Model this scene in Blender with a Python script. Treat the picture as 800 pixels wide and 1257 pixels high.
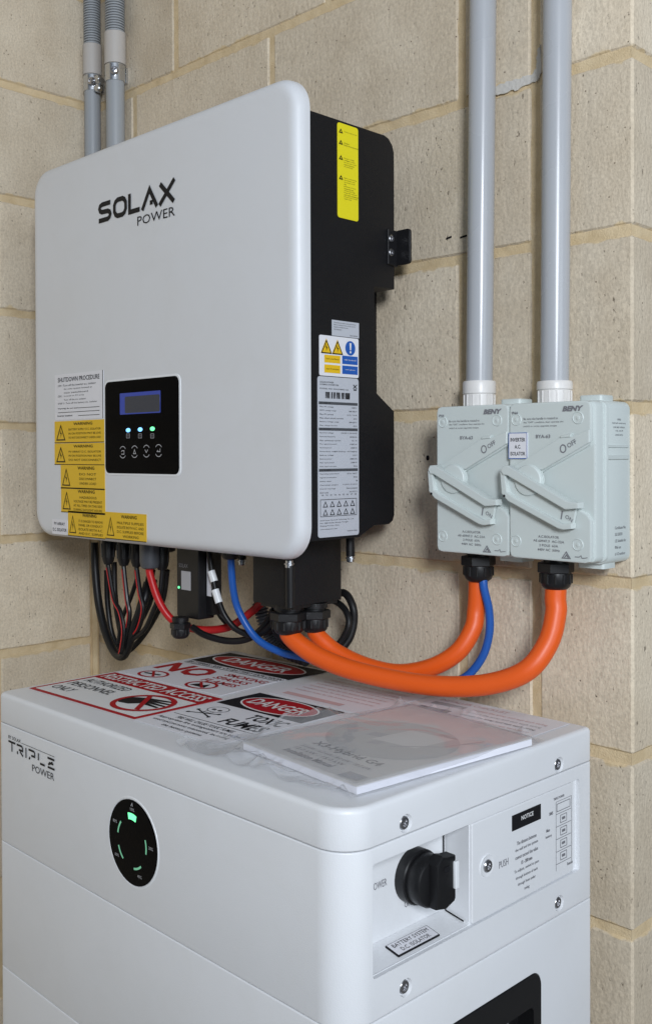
import bpy, bmesh, math, random
from mathutils import Vector, Matrix, noise
random.seed(7)
R = math.radians
sc = bpy.context.scene
col = sc.collection
for o in list(bpy.data.objects): bpy.data.objects.remove(o)

# ------------------------------------------------------------------ camera
CAM = Vector((1.4172, -.9038, 1.0419)); YAW, PITCH, ROLL = .7805, -.0095, -.0036
FPX, CX, CY = 1239.18, 400.0, 569.43            # focal length and principal point on an 800 x 1257 grid
fw = Vector((-math.sin(YAW)*math.cos(PITCH), math.cos(YAW)*math.cos(PITCH), math.sin(PITCH)))
rt = Vector((math.cos(YAW), math.sin(YAW), 0)); up = rt.cross(fw)
r2 = rt*math.cos(ROLL)+up*math.sin(ROLL); u2 = -rt*math.sin(ROLL)+up*math.cos(ROLL)
cd = bpy.data.cameras.new('camera'); cam = bpy.data.objects.new('camera', cd); col.objects.link(cam)
cam.matrix_world = Matrix(((r2.x, u2.x, -fw.x, CAM.x), (r2.y, u2.y, -fw.y, CAM.y), (r2.z, u2.z, -fw.z, CAM.z), (0, 0, 0, 1)))
cd.sensor_fit = 'HORIZONTAL'; cd.sensor_width = 36; cd.lens = FPX/800*36
cd.shift_y = -(628.5-CY)/800; cd.clip_start = .02; cd.clip_end = 100
sc.camera = cam

# ------------------------------------------------------------------ light
wd = bpy.data.worlds.new('World'); sc.world = wd; wd.use_nodes = True
bg = wd.node_tree.nodes['Background']; bg.inputs[0].default_value = (.66, .79, 1, 1); bg.inputs[1].default_value = .095
def area(name, loc, target, sx, sy, power, color):
    l = bpy.data.lights.new(name, 'AREA'); l.shape = 'RECTANGLE'; l.size = sx; l.size_y = sy; l.energy = power; l.color = color
    o = bpy.data.objects.new(name, l); col.objects.link(o); o.location = loc
    o.rotation_euler = (Vector(target)-Vector(loc)).to_track_quat('-Z', 'Y').to_euler()
    return o
area('doorway_light', (2.4, -1.50, 1.62), (.7, -.1, .9), .38, .46, 42, (.885, .935, 1))
area('garage_opening', (5.2, -.9, 1.35), (0, -.4, 1.0), 2.0, 2.0, 45, (.84, .92, 1))
area('overhead_fill', (1.3, -1.7, 3.0), (.7, -.6, .7), 1.3, .6, 6, (.76, .86, 1))  # added fill from above to brighten the battery lid, not a fitting
sc.view_settings.view_transform = 'Standard'; sc.view_settings.look = 'None'
sc.view_settings.exposure = -.10; sc.view_settings.gamma = 1

# ------------------------------------------------------------------ materials
def mat(name, color, rough=.5, metal=0, bump=0, bscale=400, emit=None, estr=0, spec=.5, coat=0, vary=0):
    m = bpy.data.materials.new(name); m.use_nodes = True; nt = m.node_tree; b = nt.nodes['Principled BSDF']
    b.inputs['Base Color'].default_value = (*color, 1); b.inputs['Roughness'].default_value = rough
    b.inputs['Metallic'].default_value = metal; b.inputs['Specular IOR Level'].default_value = spec
    b.inputs['Coat Weight'].default_value = coat
    if emit: b.inputs['Emission Color'].default_value = (*emit, 1); b.inputs['Emission Strength'].default_value = estr
    g = nt.nodes.new('ShaderNodeNewGeometry')
    if bump:
        n = nt.nodes.new('ShaderNodeTexNoise'); n.inputs['Scale'].default_value = bscale; n.inputs['Detail'].default_value = 3
        nt.links.new(g.outputs['Position'], n.inputs['Vector'])
        bp = nt.nodes.new('ShaderNodeBump'); bp.inputs['Strength'].default_value = bump; bp.inputs['Distance'].default_value = .001
        nt.links.new(n.outputs[0], bp.inputs['Height']); nt.links.new(bp.outputs[0], b.inputs['Normal'])
    if vary:
        n = nt.nodes.new('ShaderNodeTexNoise'); n.inputs['Scale'].default_value = 14; n.inputs['Detail'].default_value = 6
        nt.links.new(g.outputs['Position'], n.inputs['Vector'])
        mr = nt.nodes.new('ShaderNodeMapRange'); mr.inputs[1].default_value = .3; mr.inputs[2].default_value = .7
        mr.inputs[3].default_value = max(0, rough-vary); mr.inputs[4].default_value = rough+vary
        nt.links.new(n.outputs[0], mr.inputs[0]); nt.links.new(mr.outputs[0], b.inputs['Roughness'])
        if vary >= .08 and min(color) > .3:       # faint dust and handling marks
            n2 = nt.nodes.new('ShaderNodeTexNoise'); n2.inputs['Scale'].default_value = 9; n2.inputs['Detail'].default_value = 9; n2.inputs['Roughness'].default_value = .7; n2.inputs['Distortion'].default_value = .6
            nt.links.new(g.outputs['Position'], n2.inputs['Vector'])
            cr = nt.nodes.new('ShaderNodeValToRGB'); cr.color_ramp.elements[0].position = .28; cr.color_ramp.elements[1].position = .55
            cr.color_ramp.elements[0].color = (color[0]*.97, color[1]*.965, color[2]*.955, 1); cr.color_ramp.elements[1].color = (*color, 1)
            nt.links.new(n2.outputs[0], cr.inputs[0]); nt.links.new(cr.outputs[0], b.inputs['Base Color'])
    return m
def block_material():
    m = bpy.data.materials.new('clay_block'); m.use_nodes = True; nt = m.node_tree; b = nt.nodes['Principled BSDF']; N = nt.nodes.new; L = nt.links.new
    g = N('ShaderNodeNewGeometry'); oi = N('ShaderNodeObjectInfo')
    off = N('ShaderNodeVectorMath'); off.operation = 'MULTIPLY_ADD'
    cmb = N('ShaderNodeCombineXYZ')
    for i in range(3): L(oi.outputs['Random'], cmb.inputs[i])
    L(cmb.outputs[0], off.inputs[0]); off.inputs[1].default_value = (7, 11, 5); L(g.outputs['Position'], off.inputs[2])
    st = N('ShaderNodeVectorMath'); st.operation = 'MULTIPLY'; L(off.outputs[0], st.inputs[0]); st.inputs[1].default_value = (1, 1, .55)
    big = N('ShaderNodeTexNoise'); big.inputs['Scale'].default_value = 16; big.inputs['Detail'].default_value = 4; L(off.outputs[0], big.inputs['Vector'])
    fine = N('ShaderNodeTexNoise'); fine.inputs['Scale'].default_value = 330; fine.inputs['Detail'].default_value = 4; L(off.outputs[0], fine.inputs['Vector'])
    streak = N('ShaderNodeTexNoise'); streak.inputs['Scale'].default_value = 190; streak.inputs['Detail'].default_value = 3; streak.inputs['Roughness'].default_value = .55; L(st.outputs[0], streak.inputs['Vector'])
    hue = N('ShaderNodeValToRGB'); hue.color_ramp.elements[0].position = .3; hue.color_ramp.elements[1].position = .7
    hue.color_ramp.elements[0].color = (.63, .53, .395, 1); hue.color_ramp.elements[1].color = (.74, .64, .495, 1); L(big.outputs[0], hue.inputs[0])
    hv = N('ShaderNodeHueSaturation'); L(hue.outputs[0], hv.inputs['Color'])
    mv = N('ShaderNodeMapRange'); mv.inputs[3].default_value = .88; mv.inputs[4].default_value = 1.07; L(oi.outputs['Random'], mv.inputs[0]); L(mv.outputs[0], hv.inputs['Value'])
    # pits: dark small holes; streaks: torn grain
    pit = N('ShaderNodeMapRange'); pit.inputs[1].default_value = .23; pit.inputs[2].default_value = .32; pit.clamp = True; L(streak.outputs[0], pit.inputs[0])
    fr = N('ShaderNodeMapRange'); fr.inputs[1].default_value = .3; fr.inputs[2].default_value = .7; fr.inputs[3].default_value = .86; fr.inputs[4].default_value = 1.09; L(fine.outputs[0], fr.inputs[0])
    mx = N('ShaderNodeMix'); mx.data_type = 'RGBA'; mx.inputs[6].default_value = (.24, .19, .135, 1); L(pit.outputs[0], mx.inputs[0]); L(hv.outputs[0], mx.inputs[7])
    ml = N('ShaderNodeVectorMath'); ml.operation = 'SCALE'; L(mx.outputs[2], ml.inputs[0]); L(fr.outputs[0], ml.inputs['Scale'])
    # rare larger dark grit
    vo = N('ShaderNodeTexVoronoi'); vo.inputs['Scale'].default_value = 75; vo.inputs['Randomness'].default_value = 1; L(off.outputs[0], vo.inputs['Vector'])
    gr = N('ShaderNodeMapRange'); gr.inputs[1].default_value = .04; gr.inputs[2].default_value = .085; L(vo.outputs['Distance'], gr.inputs[0])
    mx2 = N('ShaderNodeMix'); mx2.data_type = 'RGBA'; mx2.inputs[6].default_value = (.13, .09, .06, 1); L(gr.outputs[0], mx2.inputs[0]); L(ml.outputs[0], mx2.inputs[7])
    # mortar smeared raggedly over the long edges of the blocks
    sx = N('ShaderNodeSeparateXYZ'); L(g.outputs['Position'], sx.inputs[0])
    def mth(op, a, bb, cc=None):
        n_ = N('ShaderNodeMath'); n_.operation = op
        for i_, v_ in enumerate((a, bb, cc)):
            if v_ is None: continue
            if isinstance(v_, (int, float)): n_.inputs[i_].default_value = v_
            else: L(v_, n_.inputs[i_])
        return n_.outputs[0]
    fr_ = mth('FRACT', mth('ADD', mth('DIVIDE', mth('SUBTRACT', sx.outputs[2], .9147), .172), .5), None)
    dd = mth('MULTIPLY', mth('ABSOLUTE', mth('SUBTRACT', fr_, .5), None), .172)
    rag = N('ShaderNodeTexNoise'); rag.inputs['Scale'].default_value = 42; rag.inputs['Detail'].default_value = 6; L(off.outputs[0], rag.inputs['Vector'])
    dd = mth('MULTIPLY_ADD', rag.outputs[0], .022, dd)
    rm = N('ShaderNodeMapRange'); rm.inputs[1].default_value = .0162; rm.inputs[2].default_value = .0182; L(dd, rm.inputs[0])
    mx3 = N('ShaderNodeMix'); mx3.data_type = 'RGBA'; mx3.inputs[6].default_value = (.66, .52, .32, 1); L(rm.outputs[0], mx3.inputs[0]); L(mx2.outputs[2], mx3.inputs[7])
    L(mx3.outputs[2], b.inputs['Base Color']); b.inputs['Roughness'].default_value = .88
    h = N('ShaderNodeMath'); h.operation = 'MULTIPLY_ADD'; L(fine.outputs[0], h.inputs[0]); h.inputs[1].default_value = .35
    h2 = N('ShaderNodeMath'); h2.operation = 'MULTIPLY_ADD'; L(pit.outputs[0], h2.inputs[0]); h2.inputs[1].default_value = .9; L(streak.outputs[0], h2.inputs[2]); L(h2.outputs[0], h.inputs[2])
    bp = N('ShaderNodeBump'); bp.inputs['Strength'].default_value = .52; bp.inputs['Distance'].default_value = .0022; L(h.outputs[0], bp.inputs['Height']); L(bp.outputs[0], b.inputs['Normal'])
    return m
def mortar_material():
    m = bpy.data.materials.new('sand_mortar'); m.use_nodes = True; nt = m.node_tree; b = nt.nodes['Principled BSDF']; N = nt.nodes.new; L = nt.links.new
    g = N('ShaderNodeNewGeometry')
    n = N('ShaderNodeTexNoise'); n.inputs['Scale'].default_value = 45; n.inputs['Detail'].default_value = 8; L(g.outputs['Position'], n.inputs['Vector'])
    f = N('ShaderNodeTexNoise'); f.inputs['Scale'].default_value = 500; f.inputs['Detail'].default_value = 3; L(g.outputs['Position'], f.inputs['Vector'])
    r = N('ShaderNodeValToRGB'); r.color_ramp.elements[0].position = .3; r.color_ramp.elements[1].position = .7
    r.color_ramp.elements[0].color = (.60, .46, .27, 1); r.color_ramp.elements[1].color = (.73, .585, .375, 1); L(n.outputs[0], r.inputs[0]); L(r.outputs[0], b.inputs['Base Color'])
    b.inputs['Roughness'].default_value = .95
    ad = N('ShaderNodeMath'); ad.operation = 'MULTIPLY_ADD'; ad.inputs[1].default_value = .5; L(f.outputs[0], ad.inputs[0]); L(n.outputs[0], ad.inputs[2])
    bp = N('ShaderNodeBump'); bp.inputs['Strength'].default_value = .8; bp.inputs['Distance'].default_value = .002; L(ad.outputs[0], bp.inputs['Height']); L(bp.outputs[0], b.inputs['Normal'])
    return m
M = dict(
 block=block_material(), mortar=mortar_material(),
 white=mat('white_powder_coat', (.76, .775, .80), .38, bump=.14, bscale=900, vary=.08),
 cover=mat('white_cover_paint', (.69, .705, .73), .42, bump=.10, bscale=900, vary=.09),
 black=mat('black_powder_coat', (.007, .007, .0085), .5, spec=.3, bump=.3, bscale=1200, vary=.06),
 blackp=mat('black_plastic', (.009, .009, .010), .4, spec=.35, vary=.08), rubber=mat('black_cable_jacket', (.008, .008, .009), .42, spec=.35, vary=.08),
 glass=mat('black_gloss_panel', (.002, .002, .0025), .16, spec=.03), dgrey=mat('dark_grey_plastic', (.07, .075, .085), .4),
 iso=mat('pale_green_grey_plastic', (.60, .655, .64), .36, bump=.05, bscale=700, vary=.05),
 conduit=mat('grey_pvc', (.415, .43, .455), .27, vary=.05), conduit2=mat('grey_pvc_dull', (.34, .36, .38), .4),
 coupl=mat('pale_pvc_coupling', (.72, .70, .68), .35), coupl2=mat('warm_grey_coupling', (.50, .47, .44), .5),
 orange=mat('orange_cable_jacket', (.80, .108, .009), .42, bump=.25, bscale=60, vary=.06), blue=mat('blue_cable_jacket', (.012, .10, .42), .38), red=mat('red_cable_jacket', (.52, .012, .015), .38),
 metal=mat('zinc_plated_steel', (.62, .64, .67), .28, metal=1, vary=.08), steel=mat('screw_steel', (.5, .5, .52), .3, metal=1),
 yellow=mat('yellow_label', (.78, .49, .012), .42), yellow2=mat('lemon_label', (.80, .70, .015), .4), paper=mat('white_label', (.76, .76, .80), .45),
 silver=mat('silver_label', (.50, .52, .57), .4), ink=mat('black_print', (.010, .010, .012), .55, spec=.2), grink=mat('grey_print', (.19, .19, .21), .5),
 redink=mat('red_print', (.40, .008, .014), .5, spec=.25), blueink=mat('blue_print', (.015, .10, .42), .42), whiteink=mat('white_print', (.75, .75, .75), .5),
 pink=mat('faded_pink_print', (.60, .42, .42), .6), lgrey=mat('pale_grey_print', (.42, .42, .44), .55),
 lcd=mat('lcd_glass', (.02, .025, .04), .2, emit=(.06, .08, .12), estr=.08), lcdb=mat('lcd_blue_glow', (.01, .02, .2), .2, emit=(.03, .08, .42), estr=.30),
 ledb=mat('blue_led', (.3, .6, 1), .3, emit=(.16, .50, 1), estr=1.6), ledg=mat('green_led', (.3, 1, .5), .3, emit=(.10, 1, .35), estr=1.3), ledd=mat('dim_green_led', (.1, .3, .15), .3, emit=(.16, .50, .34), estr=.55),
 plaster=mat('dried_plaster', (.62, .595, .55), .95, bump=1, bscale=260), manual=mat('coated_booklet_paper', (.68, .67, .66), .35), oval=mat('pale_oval_print', (.50, .50, .50), .4), pages=mat('page_edges', (.82, .83, .90), .6), floor=mat('concrete_floor', (.30, .29, .27), .8, bump=.4, bscale=60),
 plasticw=mat('clean_white_plastic', (.82, .84, .86), .3), khaki=mat('grey_handle_metal', (.25, .26, .28), .4),
)
def film_material():
    m = bpy.data.materials.new('clear_plastic_film'); m.use_nodes = True; nt = m.node_tree; nt.nodes.clear(); N = nt.nodes.new; L = nt.links.new
    out = N('ShaderNodeOutputMaterial'); mix = N('ShaderNodeMixShader'); tr = N('ShaderNodeBsdfTransparent'); tr.inputs[0].default_value = (.96, .96, .97, 1)
    b = N('ShaderNodeBsdfPrincipled'); b.inputs['Base Color'].default_value = (.70, .71, .73, 1); b.inputs['Roughness'].default_value = .08; b.inputs['Specular IOR Level'].default_value = 1
    g = N('ShaderNodeNewGeometry'); n = N('ShaderNodeTexNoise'); n.inputs['Scale'].default_value = 22; n.inputs['Detail'].default_value = 2; n.inputs['Distortion'].default_value = .8; L(g.outputs['Position'], n.inputs['Vector'])
    bp = N('ShaderNodeBump'); bp.inputs['Strength'].default_value = .5; bp.inputs['Distance'].default_value = .003; L(n.outputs[0], bp.inputs['Height']); L(bp.outputs[0], b.inputs['Normal'])
    lw = N('ShaderNodeLayerWeight'); lw.inputs[0].default_value = .35; L(bp.outputs[0], lw.inputs['Normal'])
    mr = N('ShaderNodeMapRange'); mr.inputs[3].default_value = .10; mr.inputs[4].default_value = .60; L(lw.outputs['Facing'], mr.inputs[0])
    L(mr.outputs[0], mix.inputs[0]); L(tr.outputs[0], mix.inputs[1]); L(b.outputs[0], mix.inputs[2]); L(mix.outputs[0], out.inputs[0])
    return m
M['film'] = film_material()

# ------------------------------------------------------------------ geometry helpers
class Fr:                                         # a flat frame: origin, u, v, outward normal
    def __init__(s, o, u, v): s.o = Vector(o); s.u = Vector(u).normalized(); s.v = Vector(v).normalized(); s.n = s.u.cross(s.v)
    def P(s, a, b, c=0): return s.o+s.u*a+s.v*b+s.n*c
    def px(s, x, y, c=0):                         # where the line of sight through (x, y) meets the plane at height c
        d = fw+r2*((x-CX)/FPX)+u2*((CY-y)/FPX); o = s.o+s.n*c
        q = CAM+d*((o-CAM).dot(s.n)/d.dot(s.n)) - s.o
        return q.dot(s.u), q.dot(s.v)
def at(x, y, Y):                                  # sight line meets the upright plane at distance Y from the wall
    d = fw+r2*((x-CX)/FPX)+u2*((CY-y)/FPX); return CAM+d*((Y-CAM.y)/d.y)
def rrect(a0, b0, a1, b1, r, seg=5):
    def f(i=0):
        A0, B0, A1, B1 = a0+i, b0+i, a1-i, b1-i; q = max(r-i, .00005); pts = []
        for cx, cy, s in ((A1-q, B1-q, 0), (A0+q, B1-q, 90), (A0+q, B0+q, 180), (A1-q, B0+q, 270)):
            for k in range(seg+1): t = R(s+90*k/seg); pts.append((cx+q*math.cos(t), cy+q*math.sin(t)))
        return pts
    return f
def circ(a, b, r, seg=24, rb=None): return lambda i=0: [(a+(r-i)*math.cos(2*math.pi*k/seg), b+((rb or r)-i)*math.sin(2*math.pi*k/seg)) for k in range(seg)]
def poly(pts):
    A = sum(p[0]*q[1]-q[0]*p[1] for p, q in zip(pts, pts[1:]+pts[:1]))
    if A < 0: pts = pts[::-1]
    def f(i=0):
        if not i: return pts
        o = []
        for k in range(len(pts)):
            p, c, n = Vector(pts[k-1]), Vector(pts[k]), Vector(pts[(k+1) % len(pts)])
            d1, d2 = (c-p).normalized(), (n-c).normalized(); n1, n2 = Vector((-d1.y, d1.x)), Vector((-d2.y, d2.x))
            m = n1+n2; m = m/max(m.length, 1e-6); o.append(tuple(c+m*(i/max(m.dot(n1), .4))))
        return o
    return f
class MB:
    def __init__(s): s.v = []; s.f = []; s.mi = []; s.m = 0
    def face(s, f): s.f.append(f); s.mi.append(s.m)
    def rings(s, rings, cap0=True, cap1=True, closed=False):
        n = len(rings[0]); b = len(s.v)
        for r in rings: s.v += [tuple(p) for p in r]
        K = len(rings)
        for k in range(K if closed else K-1):
            for i in range(n):
                j = (i+1) % n; k2 = (k+1) % K
                s.face((b+k*n+i, b+k*n+j, b+k2*n+j, b+k2*n+i))
        if cap0 and not closed: s.face(tuple(range(b+n-1, b-1, -1)))
        if cap1 and not closed: s.face(tuple(range(b+(K-1)*n, b+K*n)))
        return s
    def prism(s, F, shape, c0, c1, bev=0, n=3, back=False):
        seq = []
        if back and bev: seq += [(c0, bev+.0004)]+[(c0+bev-bev*math.sin(R(90-90*k/n)), bev*(1-math.cos(R(90-90*k/n)))) for k in range(n)]
        seq.append((c0+(bev if back else 0), 0))
        if bev:
            for k in range(n+1): t = R(90*k/n); seq.append((c1-bev+bev*math.sin(t), bev*(1-math.cos(t))))
            seq.append((c1, bev+.0004))
        else: seq.append((c1, 0))
        return s.rings([[F.P(a, b, c) for a, b in shape(i)] for c, i in seq])
    def flat(s, F, pts, c): b = len(s.v); s.v += [tuple(F.P(x, y, c)) for x, y in pts]; s.face(tuple(range(b, b+len(pts)))); return s
    def ring2d(s, F, out, inn, c):
        b = len(s.v); n = len(out); s.v += [tuple(F.P(x, y, c)) for x, y in out]+[tuple(F.P(x, y, c)) for x, y in inn]
        for i in range(n): j = (i+1) % n; s.face((b+i, b+j, b+n+j, b+n+i))
        return s
    def box(s, F, a0, b0, c0, a1, b1, c1, bev=0, r=0): return s.prism(F, rrect(a0, b0, a1, b1, r, 4) if r else poly([(a0, b0), (a1, b0), (a1, b1), (a0, b1)]), c0, c1, bev, 2)
    def tube(s, pts, r, seg=14, sm=8, cap=True):
        pts = [Vector(p) for p in pts]
        if sm:
            q = [pts[0]*2-pts[1]]+pts+[pts[-1]*2-pts[-2]]; o = []
            for i in range(1, len(q)-2):
                for k in range(sm):
                    t = k/sm; a, b, c, d = q[i-1:i+3]
                    o.append(.5*((2*b)+(c-a)*t+(2*a-5*b+4*c-d)*t*t+(3*b-a-3*c+d)*t**3))
            o.append(pts[-1]); pts = o
        T = [(pts[min(i+1, len(pts)-1)]-pts[max(i-1, 0)]).normalized() for i in range(len(pts))]
        nn = T[0].orthogonal().normalized(); rings = []
        for i, p in enumerate(pts):
            nn = (nn-T[i]*nn.dot(T[i])).normalized(); bb = T[i].cross(nn); rr = r(i/(len(pts)-1)) if callable(r) else r
            rings.append([p+(nn*math.cos(2*math.pi*k/seg)+bb*math.sin(2*math.pi*k/seg))*rr for k in range(seg)])
        return s.rings(rings, cap, cap)
    def lathe(s, o, ax, prof, seg=24):
        o = Vector(o); ax = Vector(ax).normalized(); a = ax.orthogonal().normalized(); b = ax.cross(a)
        return s.rings([[o+ax*h+(a*math.cos(2*math.pi*k/seg)+b*math.sin(2*math.pi*k/seg))*max(r, .00005) for k in range(seg)] for r, h in prof])
    def stroke(s, F, pts, w, c):                  # a thick polyline with mitred corners, one ribbon without overlaps
        P_ = [Vector(p[:2]) for p in pts]; closed = (P_[0]-P_[-1]).length < 1e-7 and len(P_) > 3
        if closed: P_ = P_[:-1]
        n = len(P_); L_, R_ = [], []
        for i in range(n):
            d0 = (P_[i]-P_[i-1]).normalized() if (i or closed) else None; d1 = (P_[(i+1) % n]-P_[i]).normalized() if (i < n-1 or closed) else None
            d0 = d0 or d1; d1 = d1 or d0; n0, n1 = Vector((-d0.y, d0.x)), Vector((-d1.y, d1.x)); m = n0+n1
            m = n1 if m.length < 1e-3 else m.normalized(); k = w/2/max(m.dot(n1), .45); L_.append(P_[i]+m*k); R_.append(P_[i]-m*k)
        s.kk = getattr(s, 'kk', 0)+1; c += (s.kk % 12)*.00002; b = len(s.v)
        for q in L_+R_: s.v.append(tuple(F.P(q.x, q.y, c)))
        for i in range(n if closed else n-1): j = (i+1) % n; s.face((b+n+i, b+n+j, b+j, b+i))
        return s
    def text(s, F, txt, a0, b0, a1, b1, c, bold=0, shear=0, ang=None):
        me, bb = glyphs(txt, bold, shear); x0, y0, x1, y1 = bb; w, h = max(x1-x0, 1e-4), max(y1-y0, 1e-4); b = len(s.v)
        W, H = a1-a0, b1-b0
        for x, y in me[0]:
            X, Y = (x-x0)/w*W, (y-y0)/h*H
            if ang is not None: X, Y = X*math.cos(ang)-Y*math.sin(ang), X*math.sin(ang)+Y*math.cos(ang)
            s.v.append(tuple(F.P(a0+X, b0+Y, c)))
        for f in me[1]: s.face(tuple(b+i for i in f))
        return s
_g = {}
def glyphs(txt, bold, shear):
    k = (txt, bold, shear)
    if k not in _g:
        cu = bpy.data.curves.new('t', 'FONT'); cu.body = txt; cu.resolution_u = 2; cu.offset = bold; cu.shear = shear; cu.fill_mode = 'FRONT'
        o = bpy.data.objects.new('t', cu); me = o.to_mesh()
        v = [(p.co.x, p.co.y) for p in me.vertices]; f = [tuple(p.vertices) for p in me.polygons]; o.to_mesh_clear(); bpy.data.objects.remove(o); bpy.data.curves.remove(cu)
        _g[k] = ((v, f), (min(p[0] for p in v), min(p[1] for p in v), max(p[0] for p in v), max(p[1] for p in v)))
    return _g[k]
WL = {}
def tag(o, label=None, cat=None, group=None, kind=None):
    if label: o['label'] = label
    if cat: o['category'] = cat
    if group: o['group'] = group
    if kind: o['kind'] = kind
    return o
def link(o, loc, parent):
    loc = Vector(loc); col.objects.link(o); WL[o.name] = loc
    if parent: o.parent = parent; o.location = loc-WL[parent.name]
    else: o.location = loc
    return o
def empty(name, loc, label, cat, group=None, kind=None):
    o = bpy.data.objects.new(name, None); o.empty_display_size = .05; link(o, loc, None); return tag(o, label, cat, group, kind)
def obj(name, mb, mats, parent=None, angle=32, smooth=True):
    V = mb.v; lo = [min(p[i] for p in V) for i in range(3)]; hi = [max(p[i] for p in V) for i in range(3)]
    loc = Vector(((lo[0]+hi[0])/2, (lo[1]+hi[1])/2, lo[2] if parent is None else (lo[2]+hi[2])/2))
    me = bpy.data.meshes.new(name); me.from_pydata([(p[0]-loc.x, p[1]-loc.y, p[2]-loc.z) for p in V], [], mb.f)
    for m in (mats if isinstance(mats, (list, tuple)) else [mats]): me.materials.append(M[m])
    me.polygons.foreach_set('material_index', mb.mi)
    if smooth:
        me.polygons.foreach_set('use_smooth', [True]*len(me.polygons)); me.set_sharp_from_angle(angle=R(angle))
    me.update()
    return link(bpy.data.objects.new(name, me), loc, parent)
def cut(o, cutters, angle=32):                    # boolean differences, baked into the mesh
    bpy.context.view_layer.update(); tmp = []
    for mb in cutters:
        me = bpy.data.meshes.new('c'); me.from_pydata(mb.v, [], mb.f); c = bpy.data.objects.new('c', me); col.objects.link(c); tmp.append(c)
        bm = bmesh.new(); bm.from_mesh(me); bmesh.ops.recalc_face_normals(bm, faces=bm.faces); bm.to_mesh(me); bm.free()
        md = o.modifiers.new('b', 'BOOLEAN'); md.operation = 'DIFFERENCE'; md.object = c; md.solver = 'EXACT'
    bm = bmesh.new(); bm.from_mesh(o.data); bmesh.ops.recalc_face_normals(bm, faces=bm.faces); bm.to_mesh(o.data); bm.free()
    dg = bpy.context.evaluated_depsgraph_get(); dg.update(); me = bpy.data.meshes.new_from_object(o.evaluated_get(dg))
    o.modifiers.clear(); o.data = me; me.polygons.foreach_set('use_smooth', [True]*len(me.polygons)); me.set_sharp_from_angle(angle=R(angle))
    for c in tmp: bpy.data.objects.remove(c)
    return o

# ------------------------------------------------------------------ walls and floor
CH, L4 = .172, .9147                              # course height; height of one bed joint
def line(k): return L4-(k-4)*CH
fl = MB(); fl.face((0, 1, 2, 3)); fl.v = [(-2, -4, 0), (5, -4, 0), (5, 2, 0), (-2, 2, 0)]
tag(obj('floor', fl, 'floor', smooth=False), kind='structure')
bmesh_cache = {}
def block_mesh(dx, dy, dz):
    k = (round(dx, 4), round(dy, 4), round(dz, 4))
    if k not in bmesh_cache:
        bm = bmesh.new(); bmesh.ops.create_cube(bm, size=1)
        for v in bm.verts: v.co = Vector((v.co.x*dx, v.co.y*dy, v.co.z*dz))
        bmesh.ops.bevel(bm, geom=bm.edges[:], offset=.0024, segments=1, affect='EDGES')
        me = bpy.data.meshes.new('block'); bm.to_mesh(me); bm.free(); me.materials.append(M['block']); bmesh_cache[k] = me
    return bmesh_cache[k]
def block(parent, x0, x1, y0, y1, z0, z1):
    if z0 < .004: z0 = .004
    o = bpy.data.objects.new('block', block_mesh(x1-x0, y1-y0, z1-z0))
    j = lambda s: random.uniform(-s, s)
    link(o, ((x0+x1)/2+j(.0004), (y0+y1)/2+j(.0004), (z0+z1)/2+j(.0005)), parent); o.rotation_euler = (j(.002), j(.0015), j(.002))
XW = .9402; g = .005
bw = empty('block_wall', (.47, .1, 0), 'cream clay block back wall with sandy joints, behind the inverter and switches', 'wall')
lw = empty('block_wall', (-.06, -.9, 0), 'cream clay block side wall left of the inverter, meeting the back wall in the corner', 'wall')
for k in range(-4, 10):
    zt, zb = line(k)-g, line(k+1)+g
    if zt < .01: continue
    J = [-.012, .109, .423, .735, .83, XW] if k % 2 == 0 else [-.012, .214, .528, .83, XW]
    for a, b in zip(J, J[1:]):
        last = b == XW
        block(bw, a+(g if a > .01 else 0), b-(0 if last else g), 0, (.30 if k % 2 else .11) if last else .11, zb, zt)
    y = .30 if k % 2 else .11
    while y < .9:                                 # the return face, round the outer corner
        block(bw, XW-.11, XW, y+2*g, min(y+.315, 1.0), zb, zt); y += .315
    y = -.013; first = True
    while y > -1.7:
        n = (-.155-.013 if k % 2 else -.318) if first else y-.315+2*g; first = False
        if y-2*g <= -1.7: break
        block(lw, -.11, 0, n, y, zb, zt); y = n-2*g
    # (joints between blocks show the mortar set 1.5 mm back)
mo = MB(); W = Fr((0, 0, 0), (1, 0, 0), (0, 0, 1))
def grid(mb, fn, na, nb):
    b = len(mb.v)
    for i in range(na+1):
        for j in range(nb+1): mb.v.append(tuple(fn(i/na, j/nb)))
    for i in range(na):
        for j in range(nb): q = b+i*(nb+1)+j; mb.face((q, q+nb+1, q+nb+2, q+1))
def wob(p, s=.0009): return noise.noise(Vector(p)*38)*s+noise.noise(Vector(p)*120)*s*.5
zt = line(-4)
grid(mo, lambda a, b: (lambda x, z: (x, .0020-wob((x, 0, z))*(a < 1), z))(a*(XW-.0022), b*zt), 180, 330)
grid(mo, lambda a, b: (lambda y, z: (XW-.0022+wob((5, y, z))*(a > 0), y, z))(.0016+a, b*zt), 90, 330)
grid(mo, lambda a, b: (a*XW, a*0+b*1.0, zt), 1, 1)
tag(obj('mortar', mo, 'mortar', bw), kind='stuff')
mo = MB()
grid(mo, lambda a, b: (lambda y, z: (-.0026+wob((9, y, z)), y, z))(-1.7+a*1.7, b*zt), 260, 330)
fil = []
for i in range(90):
    z = zt*i/89; fil.append(Vector((.001, -.006, z)))
mo.tube(fil, lambda t: .006+.0012*noise.noise(Vector((0, 3, t*60))), 8, 0)
tag(obj('mortar', mo, 'mortar', lw), kind='stuff')
def blob(pts, c, mb):
    mb.flat(W, pts, c); return mb
sm = MB(); pts = []                               # white plaster smear along the top joint
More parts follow.
